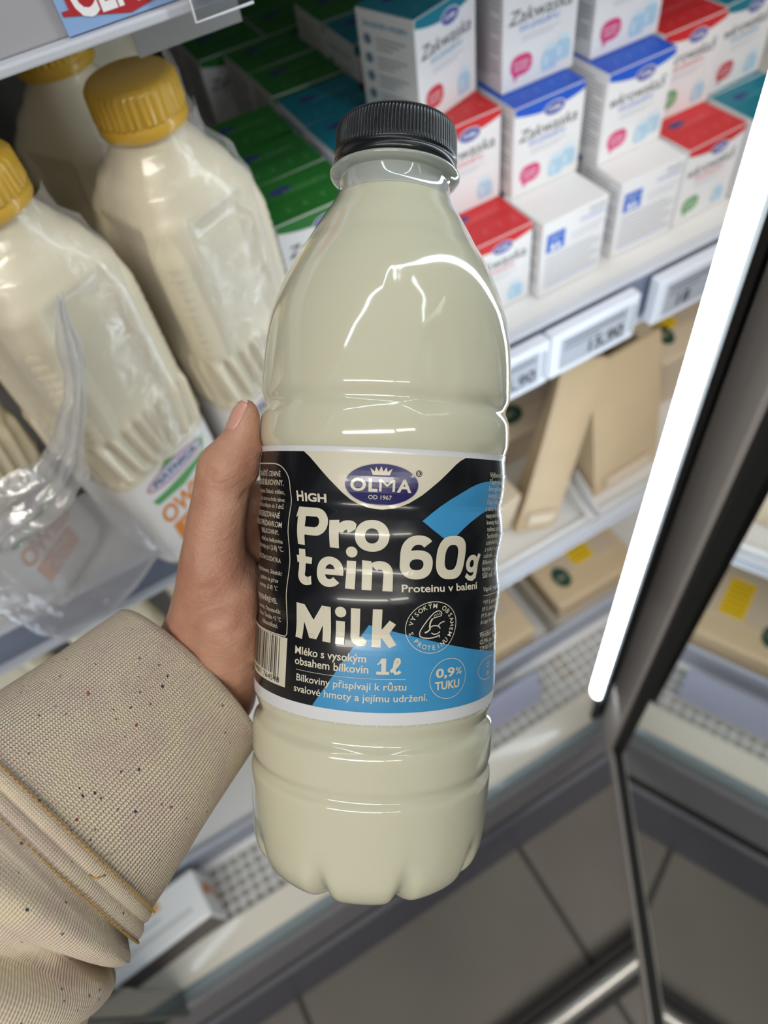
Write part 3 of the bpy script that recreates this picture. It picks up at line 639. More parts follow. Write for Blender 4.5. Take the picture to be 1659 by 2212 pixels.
def make_milk():
    t = thing('milk_bottle', 'x', 'milk bottle')
    zs = [0, .002, .004, .008, .012] + [.016 + .004 * i for i in range(21)] + [.0995 + .0015 * i for i in range(28)] + [.1435 + .0022 * i for i in range(38)] + [.228, .232, .236, .240, .244, .248, .252, .256, .262]
    n = 288; b = MB(); rows = [[(body_r(2 * PI * j / n, z) * math.cos(2 * PI * j / n), body_r(2 * PI * j / n, z) * math.sin(2 * PI * j / n), z) for j in range(n)] for z in zs]
    b.grid(rows, M_hdpe, True, True, (True, True)); b.obj('body', t)
    b = MB(); R = 0.0232
    pf = [(R - 0.0006, 0.2595), (R, 0.2605), (R, 0.2650), (R - 0.0008, 0.2657), (R - 0.0008, 0.2664), (R, 0.267), (R - 0.0006, 0.279), (R - 0.0022, 0.2815), (R - 0.005, 0.2826), (0.001, 0.2832)]
    b.lathe(pf, M_gold, 144, caps=(True, True), rfun=lambda r, z, th: r + (0.00045 * (1 if math.sin(th * 36) > 0 else -1) if 0.2668 < z < 0.2795 else 0)); o = b.obj('cap', t); smooth_by_angle(o, 50)
    # wrap-round label below the ribs
    b = MB(); zl = [0.012 + 0.004 * i for i in range(22)]
    b.grid([[((body_r(2 * PI * j / n, z) + .0004) * math.cos(2 * PI * j / n), (body_r(2 * PI * j / n, z) + .0004) * math.sin(2 * PI * j / n), z) for j in range(n)] for z in zl], M_lab)
    # arc length table round the square section
    tab = [(0.0, 0.0)]; L = 0; pv = None
    for i in range(721):
        th = 2 * PI * i / 720; r = body_r(th, 0.05); q = (r * math.cos(th), r * math.sin(th))
        if pv: L += math.hypot(q[0] - pv[0], q[1] - pv[1])
        pv = q; tab.append((L, th))
    def at_s(s):
        s %= L
        lo, hi = 0, len(tab) - 1
        while hi - lo > 1:
            m = (lo + hi) // 2
            if tab[m][0] <= s: lo = m
            else: hi = m
        a0, a1 = tab[lo], tab[hi]; f = (s - a0[0]) / max(1e-9, a1[0] - a0[0]); return a0[1] + (a1[1] - a0[1]) * f
    def fn(s, h, l):
        th = at_s(s); r = body_r(th, 0.05) + 0.0005 + l; return (r * math.cos(th), r * math.sin(th), h)
    for k in (1, 3):
        s0 = L * k / 4; a = Art()
        a.ell(s0, 0.0865, 0.025, 0.0075, K_pk, 1, 28); a.ell(s0, 0.0865, 0.0235, 0.0062, mat('label_lilac', (196, 196, 214), 0.5), 2, 28)
        a.text('PIĄTNICA', s0, 0.0842, 0.0052, mat('print_ink_blue', (54, 60, 96), 0.5), 3, width=0.037, bold=0.02, align='c')
        a.poly([(s0 - 0.025, 0.0765), (s0 - 0.023, 0.0705), (s0, 0.0680), (s0 + 0.02, 0.0740), (s0 + 0.026, 0.0800), (s0 + 0.012, 0.0775), (s0, 0.0765), (s0 - 0.012, 0.0760)], K_gr, 1)
        for j in range(4): a.poly([(s0 + 0.022, 0.081), (s0 + 0.020 + 0.003 * j, 0.095 - 0.001 * j), (s0 + 0.0245, 0.082)], K_gr, 1)
        a.poly([(s0 - 0.012, 0.0925), (s0 - 0.004, 0.097), (s0 + 0.004, 0.094), (s0, 0.0925)], K_gr, 1)
        a.text('OWIES', s0 - 0.002, 0.0495, 0.0165, K_or, 1, width=0.046, bold=0.03, align='c')
        a.rect(s0 - 0.022, s0 + 0.014, 0.0265, 0.0455, K_or, 1); a.text('NAPÓJ', s0 - 0.004, 0.0375, 0.0050, M_lab, 2, width=0.022, align='c'); a.text('BIO', s0 - 0.004, 0.0295, 0.0050, M_lab, 2, width=0.014, align='c')
        a.build(b, fn, 0.003)
    b.obj('label', t)
    return t
proto = make_milk(); ZB = -0.4305
gm = 'gold capped milk bottles in film on the left shelf'
mk = [(0.0600, 0.388, 20, 'foremost gold capped milk bottle right of the other two caps, label hidden by the thumb'),
      (-0.0270, 0.368, 25, 'gold capped milk bottle at the left edge, its orange lettered label by the thumb'),
      (0.0400, 0.492, 35, 'gold capped milk bottle in the second row with its cap under the upper shelf'),
      (0.0680, 0.592, 18, 'milk bottle in the third row, its pale shoulder right of the CENA sign'),
      (-0.1310, 0.388, 40, 'milk bottle leaving the left frame edge with only an orange S showing'),
      (-0.0560, 0.482, 40, 'dim milk bottle between the left caps, second row')]
for i, (x, y, r, lb) in enumerate(mk):
    o = proto if i == 0 else copy_tree(proto)
    o.location = (x, y, Z(ZB)); o.rotation_euler = (0, 0, math.radians(r)); o['label'] = lb; o['group'] = gm
# a row of the same bottles on the shelf below, seen past the sleeve
for x, y, r, lb in ((-0.262, 0.46, 30, 'dim milk bottle on the lower shelf left, above the sleeve edge'), (-0.148, 0.45, 20, 'dim milk bottle on the lower shelf just left of the hand'), (-0.036, 0.44, 35, 'dim milk bottle on the lower shelf behind the wrist')):
    o = copy_tree(proto); o.location = (x, y, Z(-0.771)); o.rotation_euler = (0, 0, math.radians(r)); o['label'] = lb; o['group'] = 'milk bottles on the lower shelf'

# ------------------------------------------------------------------ torn shrink film
def film_mat(name, alpha, tint=(235, 235, 238)):
    m = bpy.data.materials.new(name); m.use_nodes = True; nt = m.node_tree; nt.nodes.remove(nt.nodes['Principled BSDF'])
    t = nt.nodes.new('ShaderNodeBsdfTransparent'); d = nt.nodes.new('ShaderNodeBsdfTranslucent'); g = nt.nodes.new('ShaderNodeBsdfGlossy'); df = nt.nodes.new('ShaderNodeBsdfDiffuse')
    g.inputs['Roughness'].default_value = 0.16; d.inputs[0].default_value = lin(tint) + (1,); df.inputs[0].default_value = lin(tint) + (1,); g.inputs[0].default_value = (1, 1, 1, 1)
    ly = nt.nodes.new('ShaderNodeLayerWeight'); ly.inputs[0].default_value = 0.35
    a1 = nt.nodes.new('ShaderNodeMixShader'); a1.inputs[0].default_value = 0.5; nt.links.new(d.outputs[0], a1.inputs[1]); nt.links.new(df.outputs[0], a1.inputs[2])
    a2 = nt.nodes.new('ShaderNodeMixShader'); a2.inputs[0].default_value = 0.35; nt.links.new(a1.outputs[0], a2.inputs[1]); nt.links.new(g.outputs[0], a2.inputs[2])
    mr = nt.nodes.new('ShaderNodeMapRange'); mr.inputs['To Min'].default_value = alpha; mr.inputs['To Max'].default_value = min(1, alpha + 0.6); nt.links.new(ly.outputs['Facing'], mr.inputs['Value'])
    tc = nt.nodes.new('ShaderNodeTexCoord'); n = nt.nodes.new('ShaderNodeTexNoise'); n.inputs['Scale'].default_value = 60; n.inputs['Detail'].default_value = 4; n.inputs['Distortion'].default_value = 1.5
    nt.links.new(tc.outputs['Object'], n.inputs['Vector']); bp = nt.nodes.new('ShaderNodeBump'); bp.inputs['Strength'].default_value = 0.7; bp.inputs['Distance'].default_value = 0.004
    nt.links.new(n.outputs['Fac'], bp.inputs['Height']); nt.links.new(bp.outputs[0], g.inputs['Normal'])
    mx = nt.nodes.new('ShaderNodeMixShader'); nt.links.new(mr.outputs[0], mx.inputs[0]); nt.links.new(t.outputs[0], mx.inputs[1]); nt.links.new(a2.outputs[0], mx.inputs[2])
    nt.links.new(mx.outputs[0], nt.nodes['Material Output'].inputs[0]); return m
M_film2 = film_mat('shrink_film', 0.06); M_film3 = film_mat('shrink_film_bunched', 0.55)
from mathutils import noise as NZ
def wrinkle(p, s, a):
    v = NZ.noise_vector(Vector(p) * s); return Vector(p) + v * a
def sheet(mb, corners, nu, nv, m, s=40, a=0.004, curve=None):
    c = [Vector(p) for p in corners]; rows = []
    for i in range(nv + 1):
        v = i / nv; row = []
        for j in range(nu + 1):
            u = j / nu; p = (c[0] * (1 - u) + c[1] * u) * (1 - v) + (c[3] * (1 - u) + c[2] * u) * v
            if curve: p = p + curve(u, v)
            row.append(tuple(wrinkle(p, s, a)))
        rows.append(row)
    mb.grid(rows, m, False, True)
wr = thing('shrink_film', 'torn clear plastic film hanging from the wrapped milk bottles at the left', 'plastic film', (-0.08, 0.33, Z(-0.43)))
def wobj(mb, n): o = mb.obj(n, wr); o.location = (0.08, -0.33, -Z(-0.43)); return o
# hem: loose sheet draped in front of the bottle feet and over the shelf edge
b = MB(); top = [(-.123, -.302), (-.108, -.305), (-.086, -.310), (-.062, -.308), (-.050, -.345), (-.047, -.384)]; bot = [(-.150, -.352), (-.150, -.384), (-.146, -.412), (-.138, -.428), (-.100, -.430), (-.047, -.396)]
rows = []
for i in range(25):
    row = []
    for k in range(41):
        f = k / 40 * 5; q = min(int(f), 4); g = f - q; g = g * g * (3 - 2 * g)
        tx, tz = [top[q][m] + (top[q + 1][m] - top[q][m]) * g for m in (0, 1)]; bx, bz = [bot[q][m] + (bot[q + 1][m] - bot[q][m]) * g for m in (0, 1)]
        v = i / 24; p = Vector((tx + (bx - tx) * v, 0.314 - 0.006 * math.sin(PI * v) + (0.004 if v > .96 else 0), Z(tz + (bz - tz) * v)))
        row.append(tuple(p + NZ.noise_vector(p * 28) * 0.004))
    rows.append(row)
b.grid(rows, film_mat('shrink_film_hem', 0.5, (214, 216, 226)), False, True); wobj(b, 'hem')
# gathered rope of film climbing between the left bottles
b = MB(); rows = []
path = [(-.126, .312, -.309), (-.108, .312, -.304), (-.087, .310, -.297), (-.068, .310, -.287), (-.053, .312, -.271), (-.037, .314, -.246), (-.025, .318, -.220), (-.017, .322, -.198)]
wid = [.016, .019, .021, .017, .009, .0065, .0045, .001]
for i in range(60):
    f = i / 59 * (len(path) - 1); k = min(int(f), len(path) - 2); q = f - k
    p = Vector(path[k]).lerp(Vector(path[k + 1]), q); wd = wid[k] + (wid[k + 1] - wid[k]) * q
    t_ = (Vector(path[k + 1]) - Vector(path[k])).normalized(); sd = Vector((t_.z, 0, -t_.x)).normalized(); row = []
    for j in range(28):
        u = j / 27 * 2 - 1; pl = 0.0035 * math.sin(u * 9 + math.sin(i * .12) * 2) + 0.006 * (1 - u * u); c = Vector((p.x, p.y - pl, Z(p.z))) + sd * wd * u
        row.append(tuple(c + NZ.noise_vector(Vector((c.x * 70, c.y * 70, c.z * 45))) * 0.003))
    rows.append(row)
b.grid(rows, M_film3, False, True); wobj(b, 'gathered_film')
# thin film stretched round the bottles
b = MB()
def hull(x0, x1, yf, zt, zb):
    pts = []
    for k in range(25):
        u = k / 24; pts.append((x0 + (x1 - x0) * u, yf + 0.03 * (abs(2 * u - 1) ** 3)))
    return pts
for (cx_, cy_, rot) in ((0.060, 0.388, 20), (-0.027, 0.368, 25)):
    rows = []
    for i in range(22):
        z = 0.10 + 0.163 * i / 21; row = []
        for k in range(46):
            th = math.radians(-170 + 170 * k / 45) - math.radians(rot); a_, p_ = prof_bot(min(z, 0.236) if z < 0.245 else z)
            r = max(sq(th, a_, min(p_, 3.2)), 0.0245) + 0.003; wth = th + math.radians(rot)
            q = Vector((cx_ + r * math.cos(wth), cy_ + r * math.sin(wth), Z(ZB) + z)); row.append(tuple(q + NZ.noise_vector(Vector((q.x * 60, q.y * 60, q.z * 9))) * 0.0022))
        rows.append(row)
    b.grid(rows, M_film2, False, True)
wobj(b, 'stretched_film')
# strip of film along the right flank of the wrapped pack
b = MB(); sheet(b, [(0.088, 0.385, Z(-0.19)), (0.108, 0.53, Z(-0.165)), (0.112, 0.50, Z(-0.40)), (0.104, 0.375, Z(-0.415))], 14, 26, M_film2, 40, 0.006); wobj(b, 'side_film')

# ------------------------------------------------------------------ held bottle
def camw(x, y, z): return CAM + RIGHT * x + DOWN * y + FWD * z
def pix(px, py, d): return camw((px - 829.5) / 1535 * d, (py - 1106) / 1535 * d, d)
AX_C = Vector((0.0415, -1.0, -0.049)).normalized()            # bottle axis seen from the phone
def c2w(v): return RIGHT * v.x + DOWN * v.y + FWD * v.z
O_W = pix(826.5, 1030, 0.248); EZ = c2w(AX_C).normalized()
EV = (CAM - O_W); EV = (EV - EZ * EV.dot(EZ)).normalized()       # towards the phone
EX = EZ.cross(EV).normalized()
if EX.dot(RIGHT) < 0: EX = -EX
EY = EZ.cross(EX).normalized()                                  # away from the phone
MB_W = Matrix(((EX.x, EY.x, EZ.x, O_W.x), (EX.y, EY.y, EZ.y, O_W.y), (EX.z, EY.z, EZ.z, O_W.z), (0, 0, 0, 1)))
PROF = [(-135, 26), (-134.2, 31), (-132.8, 34.2), (-130.5, 36.9), (-127.5, 38.8), (-123.5, 40.1), (-116, 41.0), (-108, 41.5), (-102, 41.8), (-99.6, 41.7), (-97.8, 40.9), (-96.2, 40.9), (-94.2, 41.6), (-91, 41.8), (-85.5, 41.8), (-83.2, 41.4), (-81.5, 40.2), (-79.5, 39.9), (-77.3, 40.5), (-75.2, 41.2), (-70, 41.5),
        (-60, 41.35), (-52, 41.2), (-46.5, 40.9), (-42, 41.3), (-37, 41.7), (-32, 41.2), (-27.5, 40.7), (-23, 41.1), (-17.5, 41.9), (-12.5, 41.5), (-8.5, 40.9), (-4.5, 41.6), (0, 41.9), (4.5, 41.7), (7.5, 41.5), (9.5, 42.1), (11.5, 42.6), (15, 42.8), (19.0, 42.6), (21.0, 42.0), (22.6, 41.3), (24.2, 41.4), (25.8, 42.1), (28, 42.5), (36, 42.2), (44, 41.5), (49.5, 40.7), (55, 39.6), (60.5, 37.9), (65.5, 35.9), (70, 33.7), (74, 31.5), (78, 28.9), (82.8, 26.2), (86, 24.3), (88.6, 22.6), (91, 21.1), (93.4, 19.9), (95.5, 19.2), (98, 18.95), (100.6, 18.9)]
def rad(h):                                                    # Catmull-Rom through the profile, millimetres
    P = PROF
    if h <= P[0][0]: return P[0][1]
    for i in range(len(P) - 1):
        if h <= P[i + 1][0]:
            f = (h - P[i][0]) / (P[i + 1][0] - P[i][0]); a, b2 = P[i][1], P[i + 1][1]
            p0 = P[max(i - 1, 0)]; p3 = P[min(i + 2, len(P) - 1)]
            d = P[i + 1][0] - P[i][0]; m0 = (b2 - p0[1]) / max(1e-6, P[i + 1][0] - p0[0]) * d; m1 = (p3[1] - a) / max(1e-6, p3[0] - P[i][0]) * d
            return (2 * f ** 3 - 3 * f * f + 1) * a + (f ** 3 - 2 * f * f + f) * m0 + (-2 * f ** 3 + 3 * f * f) * b2 + (f ** 3 - f * f) * m1
    return P[-1][1]
def bottle_r(h, th):
    """Radius in mm; th measured from the side facing the phone, positive to the right."""
    r = rad(h)
    if h < -112:                                               # nine petal feet
        k = min(1, (-112 - h) / 20); ph = (math.degrees(th) + 22) % 40; dd = min(ph, 40 - ph)
        r -= 6.0 * k ** 2.2 * math.exp(-(dd / 4.2) ** 2)
    if 12 < h < 70:                                            # soft moulded facets of the shoulder
        e = math.sin(PI * (h - 12) / 58); r += 0.22 * e * math.sin(3 * th + 0.09 * h) + 0.12 * e * math.sin(5 * th - 0.12 * h + 1)
        for (t0, h0, aa, st, sh) in ((-22, 38, -0.95, 11, 12), (20, 32, -0.55, 9, 16), (-24, 14, -0.5, 12, 3.5), (0, 55, -0.35, 16, 7)):
            dt = (math.degrees(th) - t0) / st; dh = (h - h0) / sh; r += aa * math.exp(-(dt * dt + dh * dh) ** 2)
    return r
def bp(h, th, lift=0.0, r=None):
    r = (bottle_r(h, th) if r is None else r) / 1000 + lift
    return (r * math.sin(th), -r * math.cos(th), h / 1000)
M_milk = mat('milk_in_clear_pet', (216, 213, 188), 0.10, coat=1.0, spec=0.5, sss=0.35)
held = thing('milk_bottle', 'held plastic bottle of protein milk with black cap and black and blue label', 'milk bottle'); held.matrix_world = MB_W
hs = []; h = -135.0
while h < 94: hs.append(h); h += 0.7
n = 220; b = MB()
TH = [2 * PI * j / n for j in range(n)]
b.grid([[bp(h, t) for t in TH] for h in hs], M_milk, True, True, (True, False))
b.lathe([(0.004, -0.130), (0.026, -0.135)], M_milk, 60, caps=(True, False))
b.obj('body', held)
# clear neck over the milk line, with the support ring
M_pet = mat('clear_pet', (206, 212, 206), 0.06, coat=1.0, trans=0.35, spec=0.6); M_petring = mat('pet_ring', (190, 198, 188), 0.1, coat=1.0, trans=0.3)
b = MB(); b.grid([[bp(h, t) for t in TH] for h in (92.6, 93.3, 94, 95, 96, 97, 98, 99, 100, 101.0)], M_pet, True, True); b.obj('neck', held)
b = MB(); b.lathe([(0.0186, 0.1000), (0.0205, 0.1004), (0.0219, 0.1012), (0.0222, 0.1019), (0.0217, 0.1025), (0.0203, 0.1030), (0.0186, 0.1034)], M_petring, 96, caps=(False, False)); b.obj('neck_ring', held)
M_cap = mat('black_cap', (24, 25, 27), 0.32, coat=0.3, spec=0.5)
b = MB(); kn = 110; nn = 880
capp = [(18.6, 103.3), (20.6, 103.35), (20.95, 103.9), (20.95, 105.6), (20.7, 105.9), (20.5, 106.2), (20.5, 106.6), (20.9, 107.0), (21.0, 107.4), (20.9, 108.6), (20.85, 109.4), (20.75, 112), (20.6, 114.5), (20.45, 116.4), (20.0, 117.5), (19.2, 118.3), (18.0, 118.75), (10, 118.9), (0.4, 118.9)]
def kr(r, z, th):
    if 0.1083 < z < 0.1172:
        return r - 0.00042 * (0.5 - 0.5 * math.cos(th * kn)) ** 3 * 1.4
    return r
b.lathe([(r / 1000, z / 1000) for r, z in capp], M_cap, nn, caps=(False, True), rfun=kr); b.obj('cap', held)
# printed sleeve label
K_lb = mat('label_black', (20, 21, 25), 0.26, coat=0.25, spec=0.4); K_lw = mat('label_film_white', (226, 226, 228), 0.3, coat=0.3); K_cr = mat('label_cream', (222, 214, 192), 0.28, coat=0.3)
K_bl = mat('label_blue', (64, 150, 202), 0.28, coat=0.3); K_pu = mat('label_purple', (32, 24, 92), 0.28, coat=0.3); K_bar = mat('label_bar', (30, 30, 32), 0.3)
LAB = MB(); lift = 0.00035
hl = [-73.6, -73.0] + [-72.4 + 0.7 * i for i in range(5)]
while hl[-1] < 6.0: hl.append(hl[-1] + 0.7)
hl = [h for h in hl if h < 6.3]
def ringrows(h0, h1, m, k):
    LAB.grid([[bp(h0 + (h1 - h0) * i / k, t, lift) for t in TH] for i in range(k + 1)], m)
ringrows(-73.5, -69.6, K_lw, 6); ringrows(-69.6, 6.7, K_lb, 112); ringrows(6.7, 8.4, K_lw, 3)
LAB.lathe([(rad(8.4) / 1000 - 0.0004, 0.0084), (rad(8.4) / 1000 + lift, 0.0084)], K_lw, 120, caps=(False, False))
A = Art()
for i in range(64):                                            # perforation ticks on both film edges
    s = -130 + i * 4.1; A.poly([(s - 0.25, -73.3), (s + 0.25, -73.3), (s + 0.1, -74.0), (s - 0.05, -74.0)], K_lw, 1); A.poly([(s - 0.2, 8.3), (s, 8.8), (s + 0.2, 8.3)], K_lw, 1)
A.poly([(-25.2, 6.7), (-22.8, 5.1), (-20.6, 3.2), (-16.1, -1.0), (-11.4, -5.3), (-9.2, -7.0), (-6.9, -8.2), (-3.6, -9.2), (0.2, -9.6), (4.3, -9.0), (8.0, -7.5), (11.8, -5.0), (16.7, -0.8), (22.5, 4.5), (24.4, 5.8), (26.4, 6.7)], K_cr, 1)
A.ell(-0.2, -2.3, 10.75, 6.15, mat('label_silver', (170, 168, 170), 0.3), 2, 64); A.ell(-0.2, -2.3, 10.55, 5.97, K_pu, 3, 64)
A.poly([(-3.6, 2.45), (-2.8, 0.45), (2.0, 0.45), (2.75, 2.45), (1.35, 1.45), (1.05, 2.85), (0.2, 1.5), (-0.45, 3.05), (-1.1, 1.5), (-1.95, 2.85), (-2.25, 1.45)], K_cr, 4)
A.text('O', -9.2, -4.25, 3.75, K_cr, 4, width=4.6, bold=0.03); A.text('L', -3.9, -4.25, 3.75, K_cr, 4, width=2.6, bold=0.04); A.text('M', -0.85, -4.25, 3.75, K_cr, 4, width=4.5, bold=0.0); A.text('A', 4.2, -4.25, 3.75, K_cr, 4, width=4.3, bold=0.03); A.text('OD 1967', -3.9, -6.6, 1.25, K_cr, 4, width=6.8, bold=0.012)
A.ell(10.5, 1.35, 0.95, 0.95, K_lb, 2, 24); A.ring(10.5, 1.35, 0.72, 0.72, 0.14, K_cr, 3); A.text('R', 10.5, 0.92, 0.85, K_cr, 3, align='c', bold=0.02)
# ribbon and lower field
A.poly([(12.3, -12.5), (15.0, -10.4), (18.1, -8.2), (21.8, -5.7), (25.5, -3.7), (28.5, -2.2), (31.5, -1.1), (35, -0.35), (38.5, 0.0), (42, 0.1), (45, -0.1), (46.3, -2.6), (46.9, -5.4), (46.4, -8.6), (42, -8.9), (38.5, -9.4), (35.5, -10.2), (32.5, -11.4), (29.5, -12.8), (26.6, -14.6), (23.6, -16.9), (21.6, -18.4), (19.8, -17.9), (16.0, -15.3)], K_bl, 1)
A.poly([(-2.2, -43.6), (9.8, -46.5), (20.3, -49.2), (33.9, -52.6), (44, -54.8), (53, -56.6), (70, -59.5), (70, -69.6), (-18.9, -69.6)], K_bl, 1)
L2 = 3
def G(*a_, **k): A.poly(a_[0], K_cr, L2)
A.text('H', -27.6, -8.2, 3.1, K_cr, L2, width=2.7, bold=0.03); A.text('IGH', -24.3, -8.2, 2.5, K_cr, L2, width=7.6, bold=0.035)
# Pro
G([(-26.5, -10.0), (-23.3, -10.0), (-23.5, -21.45), (-26.15, -21.3)]); G([(-26.5, -10.0), (-25.6, -12.1), (-27.1, -13.2)])
G([(-24, -10.0), (-19.7, -10.05), (-19.7, -12.65), (-24, -12.65)]); G([(-24, -15.8), (-19.7, -15.8), (-19.7, -18.3), (-24, -18.2)])
A.ring(-19.75, -14.17, 4.15, 4.12, 2.9, K_cr, L2, -90, 90, 28, 2, 2.57)
G([(-15.2, -13.3), (-12.1, -13.1), (-12.0, -21.5), (-14.85, -21.4)]); A.ring(-9.3, -16.9, 4.1, 3.8, 2.7, K_cr, L2, 176, 68, 20); G([(-7.75, -13.35), (-6.9, -14.1), (-7.1, -15.6), (-8.4, -16.4), (-9.4, -16.9), (-9.8, -14.9)])
A.ring(-2.3, -17.3, 4.95, 4.65, 2.95, K_cr, L2, 0, 360, 48, 2.15, 2.45)
# tein
G([(-25.95, -22.7), (-23.5, -22.7), (-23.4, -30.2), (-26.0, -30.2)]); G([(-27.0, -24.7), (-21.0, -25.0), (-21.2, -27.0), (-26.7, -26.9)])
A.ring(-22.6, -30.1, 3.4, 3.35, 2.55, K_cr, L2, 180, 285, 18); G([(-21.7, -33.35), (-20.6, -33.0), (-21.1, -30.5), (-22.2, -31.0)])
A.ring(-14.85, -28.7, 4.35, 4.5, 2.75, K_cr, L2, -2, 318, 44, 2.1, 2.3); A.rect(-18.2, -10.52, -29.6, -27.9, K_cr, L2)
G([(-9.6, -25.0), (-6.8, -25.0), (-6.8, -33.3), (-9.7, -33.2)]); A.ell(-8.15, -22.35, 1.72, 1.62, K_cr, L2, 28)
G([(-5.0, -24.6), (-2.3, -24.8), (-1.9, -26.5), (-1.9, -33.3), (-4.75, -33.25)]); A.ring(0.3, -28.7, 3.95, 4.05, 2.8, K_cr, L2, 0, 135, 24, 2.2, 2.5); G([(1.45, -28.6), (4.25, -28.6), (4.25, -33.4), (1.3, -33.35)])
# Milk
G([(-25.7, -39.0), (-22.6, -39.2), (-22.9, -43.5), (-23.55, -50.0), (-26.15, -49.7)]); G([(-25.5, -39.0), (-22.6, -39.2), (-18.2, -45.4), (-18.4, -49.4), (-20.9, -49.3)])
G([(-13.75, -39.0), (-16.6, -38.9), (-20.6, -45.4), (-20.9, -49.3), (-18.4, -49.4)]); G([(-16.6, -38.9), (-13.75, -39.0), (-13.65, -49.8), (-16.3, -49.7), (-16.4, -43.5)])
G([(-12.1, -43.0), (-9.35, -43.0), (-9.4, -50.0), (-12.15, -49.95)]); A.ell(-10.7, -40.25, 1.72, 1.62, K_cr, L2, 28)
G([(-7.6, -38.8), (-4.85, -38.8), (-4.9, -47.2), (-7.6, -47.2)]); A.ring(-4.6, -47.0, 3.0, 3.0, 2.65, K_cr, L2, 180, 275, 14); G([(-4.6, -50.0), (-3.1, -49.7), (-2.6, -48.3), (-4.0, -47.2), (-4.7, -47.4)])
G([(-1.2, -38.75), (1.55, -38.75), (1.5, -50.1), (-1.25, -50.1)]); G([(1.3, -45.2), (3.8, -42.0), (5.7, -43.2), (3.9, -45.9), (6.1, -49.3), (4.0, -50.3), (1.3, -46.9)])
# 60g
A.ring(11.25, -25.45, 5.15, 4.35, 3.0, K_cr, L2, 0, 360, 44, 2.3, 2.7); A.ring(11.35, -22.4, 5.25, 5.7, 3.0, K_cr, L2, 42, 182, 30, 2.3, 2.75); G([(6.1, -22.2), (9.1, -22.2), (9.1, -25.6), (6.1, -25.6)])
A.ring(22.75, -23.35, 5.35, 6.6, 3.0, K_cr, L2, 0, 360, 56, 2.7, 2.75)
A.ring(31.7, -25.6, 2.65, 2.75, 1.7, K_cr, L2, 0, 360, 36, 2.2, 1.6); A.stroke([(35.0, -22.7), (34.2, -25), (33.9, -27.6), (33.1, -29.6), (31.8, -30.2), (30.4, -30.0), (29.1, -29.0)], [1.5, 1.6, 1.7, 1.7, 1.6, 1.5, 1.4], K_cr, L2)
A.text('Proteinu v balení', 6.9, -33.5, 2.25, K_cr, L2, width=27.6, bold=0.018)
A.text('Mléko s vysokým', -25.9, -54.7, 2.45, K_cr, L2, width=23.3, bold=0.016); A.text('obsahem bílkovin', -25.8, -57.9, 2.45, K_cr, L2, width=24.0, bold=0.016)
G([(1.9, -53.3), (3.3, -53.3), (3.3, -57.2), (4.3, -57.2), (4.3, -58.1), (0.5, -58.1), (0.5, -57.2), (1.9, -57.2), (1.9, -54.9), (0.7, -54.7), (0.7, -55.4)])
A.stroke([(4.7, -57.3), (5.5, -56.4), (6.6, -55.4), (7.2, -54.3), (7.0, -53.5), (6.4, -53.5), (6.0, -54.2), (5.8, -55.4), (5.7, -56.9), (6.1, -57.7), (6.9, -57.6), (7.6, -57.1)], 0.95, K_cr, L2)
A.rect(-25.3, 9.3, -59.55, -59.42, K_cr, L2)
A.text('Bílkoviny přispívají k růstu', -24.9, -62.8, 2.2, K_cr, L2, width=34.5, bold=0.012); A.text('svalové hmoty a jejímu udržení.', -25.7, -66.2, 2.2, K_cr, L2, width=42.0, bold=0.012)
# round badge with flexed arm
cx, cy = 17.1, -44.2
A.ring(cx, cy, 8.6, 7.9, 0.22, K_cr, L2, 0, 360, 72)
for word, a0, a1, rr, dirn in (('S VYSOKÝM OBSAHEM', 196, -22, 6.25, -1), ('PROTEINU', 222, 318, 7.35, 1)):
    nW = len(word)
    for i, ch in enumerate(word):
        if ch == ' ': continue
        an = math.radians(a0 + (a1 - a0) * i / (nW - 1)); x = cx + rr * math.cos(an); y = cy + rr * 0.94 * math.sin(an)
        A.text(ch, x, y, 1.45, K_cr, L2, align='c', bold=0.014, rot=an - PI / 2 if dirn < 0 else an + PI / 2)
def arm(p): return [(cx + (X - 632) * 0.0269, cy - (Y - 430) * 0.0247) for X, Y in p]
for pts, wd in (([(690, 225), (640, 248), (600, 292), (560, 345), (520, 410), (490, 465), (482, 505), (492, 540), (530, 556), (590, 566), (650, 560), (700, 548), (735, 530)], 0.34), ([(690, 225), (722, 238), (738, 262), (734, 290), (700, 300), (645, 312), (622, 330)], 0.26), ([(640, 300), (655, 270), (665, 290), (680, 255), (690, 285), (705, 250), (715, 280), (725, 258)], 0.18),
                ([(622, 325), (602, 370), (598, 420), (606, 455), (580, 480), (545, 496)], 0.5), ([(604, 432), (640, 412), (680, 412), (715, 425), (737, 452)], 0.34), ([(704, 418), (722, 390), (750, 372), (782, 366)], 0.34), ([(626, 500), (660, 520), (700, 515), (735, 490)], 0.34), ([(735, 540), (725, 552), (738, 562)], 0.25)):
    A.stroke(arm(pts), wd, K_cr, L2)
A.ring(23.7, -60.2, 6.9, 6.2, 0.2, K_cr, L2, 0, 360, 64); A.text('0,9', 18.9, -59.6, 2.75, K_cr, L2, width=6.9, bold=0.03); A.text('%', 26.2, -59.3, 2.2, K_cr, L2, width=2.6, bold=0.01); A.text('TUKU', 18.7, -63.3, 2.5, K_cr, L2, width=9.2, bold=0.03)
A.ring(44.2, -60.3, 7.2, 3.7, 0.18, K_cr, L2, 0, 360, 48); A.text('CZ', 44, -59.9, 1.4, K_cr, L2, align='c'); A.text('ES', 44, -62.6, 1.4, K_cr, L2, align='c')
